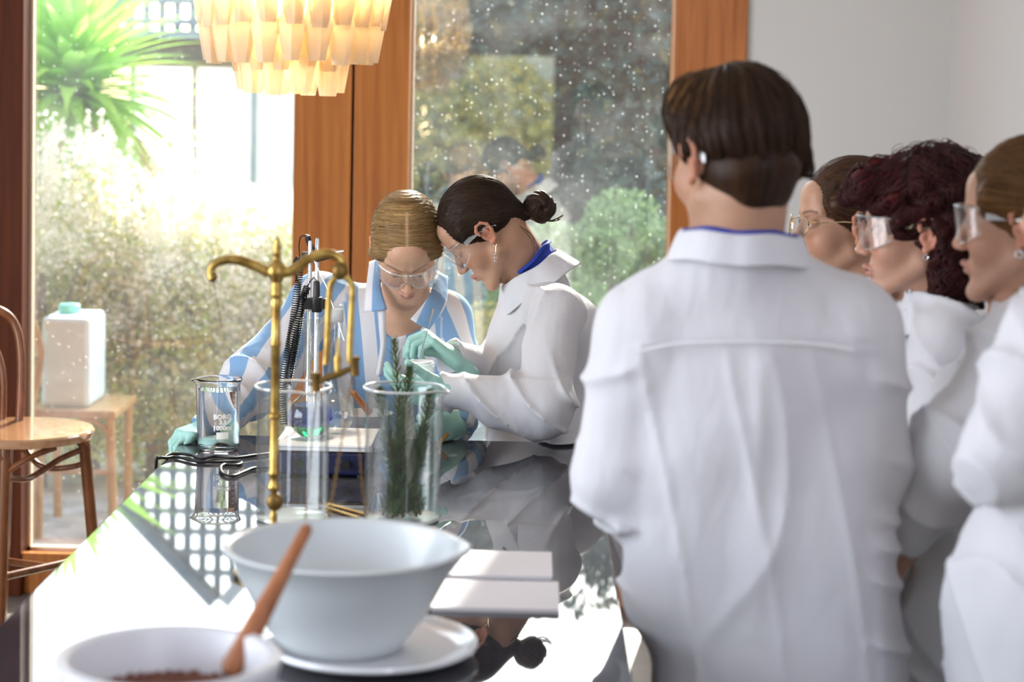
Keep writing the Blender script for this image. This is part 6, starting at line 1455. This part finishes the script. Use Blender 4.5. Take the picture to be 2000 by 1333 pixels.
# trees and bushes beyond the right window
def tree(px, py, Y, r, n, size, m, label, name='tree', cat='tree', group=None, lum=16, sd=1):
    c_ = at(px, py, Y); root = empty(name, (c_[0], Y, -0.02)); tag(root, label, cat, group)
    leaves('foliage', blob(n, c_, r, 0.45, lum, sd), size, m, root, 0.5)
    trunk(root, np.array([c_[0], Y, -0.02]), np.array([c_[0], Y, max(c_[2], 0.3)]), 0.07 if cat == 'tree' else 0.02, 'trunk', n=6, spread=min(r[0], r[2]) * 0.6); return root
G_ = 'dark evergreen trees beyond the right window'
tree(1130, 130, 11.6, (1.15, 0.9, 1.25), 15000, 0.045, M['leaf_dark'], 'large dark evergreen tree filling the middle of the right window', group=G_, sd=21)
tree(860, 60, 12.4, (1.0, 0.8, 1.2), 11000, 0.045, M['leaf_dark'], 'dark evergreen tree at the upper left of the right window', group=G_, sd=22)
tree(1340, 260, 11.0, (0.9, 0.8, 1.15), 11000, 0.045, M['leaf_dark'], 'dark evergreen tree at the right side of the right window', group=G_, sd=23)
tree(900, 480, 11.2, (0.95, 0.6, 0.75), 9000, 0.040, M['leaf_dark'], 'lower dark evergreen tree behind the two women', group=G_, sd=24)
tree(1130, 440, 12.0, (1.2, 0.6, 0.9), 9000, 0.042, M['leaf_dark'], 'dark evergreen tree low behind the pale bushes', group=G_, sd=25)
tree(1130, 545, 8.9, (0.36, 0.3, 0.28), 6000, 0.018, M['leaf_pale'], 'pale green rounded bush left of the right-hand timber frame', 'bush', 'bush', 'pale bushes beyond the right window', 10, 31)
tree(1250, 500, 9.2, (0.36, 0.3, 0.33), 6000, 0.018, M['leaf_pale'], 'pale green rounded bush against the right-hand timber frame', 'bush', 'bush', 'pale bushes beyond the right window', 10, 32)
tree(1010, 640, 9.0, (0.34, 0.3, 0.30), 5000, 0.018, M['leaf_pale'], 'pale green bush seen between the dark-haired woman and the glass', 'bush', 'bush', 'pale bushes beyond the right window', 10, 33)
tree(960, 720, 8.3, (0.50, 0.25, 0.26), 5000, 0.016, M['leaf_yellow'], 'low yellow-green hedge under the right window', 'bush', 'bush', None, 10, 34)
tree(1210, 760, 8.4, (0.55, 0.25, 0.36), 5000, 0.018, M['leaf_pale'], 'low green bush hidden behind the coats, under the right window', 'bush', 'bush', None, 10, 35)
tree(1290, 60, 11.8, (1.0, 0.7, 1.1), 12000, 0.045, M['leaf_dark'], 'dark evergreen tree at the upper right of the right window', group=G_, sd=26)
tree(1040, -40, 12.8, (1.3, 0.7, 1.1), 12000, 0.048, M['leaf_dark'], 'tallest dark evergreen tree, behind the other evergreens', group=G_, sd=27)
# garden behind the photographer, seen mirrored in the glazing
def rtree(x, y, z, r, n, m, label, sd):
    root = empty('tree', (x, y, -0.02)); tag(root, label, 'tree'); leaves('foliage', blob(n, (x, y, z), r, 0.4, 14, sd), 0.07, m, root, 0.5); trunk(root, np.array([x, y, -0.02]), np.array([x, y, z]), 0.1, 'trunk', n=6, spread=0.8)
rtree(-1.2, -9.5, 1.1, (1.9, 1.2, 1.7), 12000, M['leaf_yellow'], 'yellow-green tree behind the photographer, mirrored in the right window', 41)
rtree(-4.0, -10.5, 1.6, (2.0, 1.2, 2.0), 9000, M['leaf_pale'], 'green tree behind the photographer, left of the mirrored door', 42)

# chair and plastic tub outside the left window
CYY = 7.55
cr = empty('garden_chair', (at(160, 780, CYY)[0], CYY, -0.02)); tag(cr, 'weathered wooden chair outside the left window, carrying a plastic tub', 'chair')
zq = at(160, 786, CYY)[2]
def bar(P, r, name, root=cr): MB().tube([np.array(p) for p in P], r, 8).build(name, M['chairwood'], root)
xl_, xr_ = at(90, 780, CYY)[0], at(242, 780, CYY)[0]
MB().box((xl_ - 0.02, CYY - 0.20, zq - 0.03), (xr_ + 0.01, CYY + 0.20, zq), 0.006).build('seat', M['chairwood'], cr, smooth=False)
bar([(xr_ - 0.015, CYY - 0.18, zq - 0.02), (xr_ + 0.005, CYY - 0.19, -0.02)], 0.018, 'leg'); bar([(xr_ - 0.02, CYY + 0.18, zq - 0.02), (xr_ - 0.02, CYY + 0.19, -0.02)], 0.016, 'leg')
bar([(xl_ + 0.02, CYY - 0.18, zq - 0.02), (xl_ + 0.02, CYY - 0.19, -0.02)], 0.018, 'leg'); bar([(xl_ - 0.005, CYY + 0.18, zq - 0.02), (xl_, CYY + 0.20, -0.02)], 0.018, 'leg')
bar(spline([(xl_ - 0.01, CYY - 0.18, zq), at(80, 700, CYY - 0.18), at(72, 650, CYY - 0.18), at(60, 618, CYY - 0.18)], 5), 0.014, 'back_post'); bar(spline([(xl_ - 0.01, CYY + 0.18, zq), at(80, 700, CYY + 0.18), at(72, 650, CYY + 0.18), at(60, 618, CYY + 0.18)], 5), 0.014, 'back_post')
bar([at(60, 622, CYY - 0.18), at(60, 622, CYY + 0.18)], 0.016, 'top_rail'); bar([(xl_ + 0.02, CYY - 0.18, zq * 0.5), (xr_, CYY - 0.18, zq * 0.5)], 0.010, 'stretcher')
bar(spline([(xr_ - 0.01, CYY - 0.19, zq - 0.10), (xr_ - 0.06, CYY - 0.19, zq - 0.045), (xr_ - 0.13, CYY - 0.19, zq - 0.035)], 5), 0.009, 'bracket')
M['tub'] = mat('frosted_plastic', (0.66, 0.84, 0.82), 0.5); M['tublid'] = mat('green_plastic', (0.20, 0.68, 0.50), 0.4)
x0, x1 = at(98, 700, CYY)[0], at(192, 700, CYY)[0]; zt_ = at(140, 612, CYY)[2]; tu = empty('plastic_tub', ((x0 + x1) / 2, CYY, zq)); tag(tu, 'frosted white plastic tub with green lid standing on the garden chair', 'container')
MB().box((x0, CYY - 0.14, zq + 0.001), (x1, CYY + 0.14, zt_), 0.02).build('tub_body', M['tub'], tu, smooth=False)
MB().lathe([(0, 0), (0.04, 0), (0.04, 0.03), (0.034, 0.036), (0, 0.036)], ((x0 + x1) / 2 - 0.02, CYY, zt_), 24).build('cap', M['tublid'], tu)
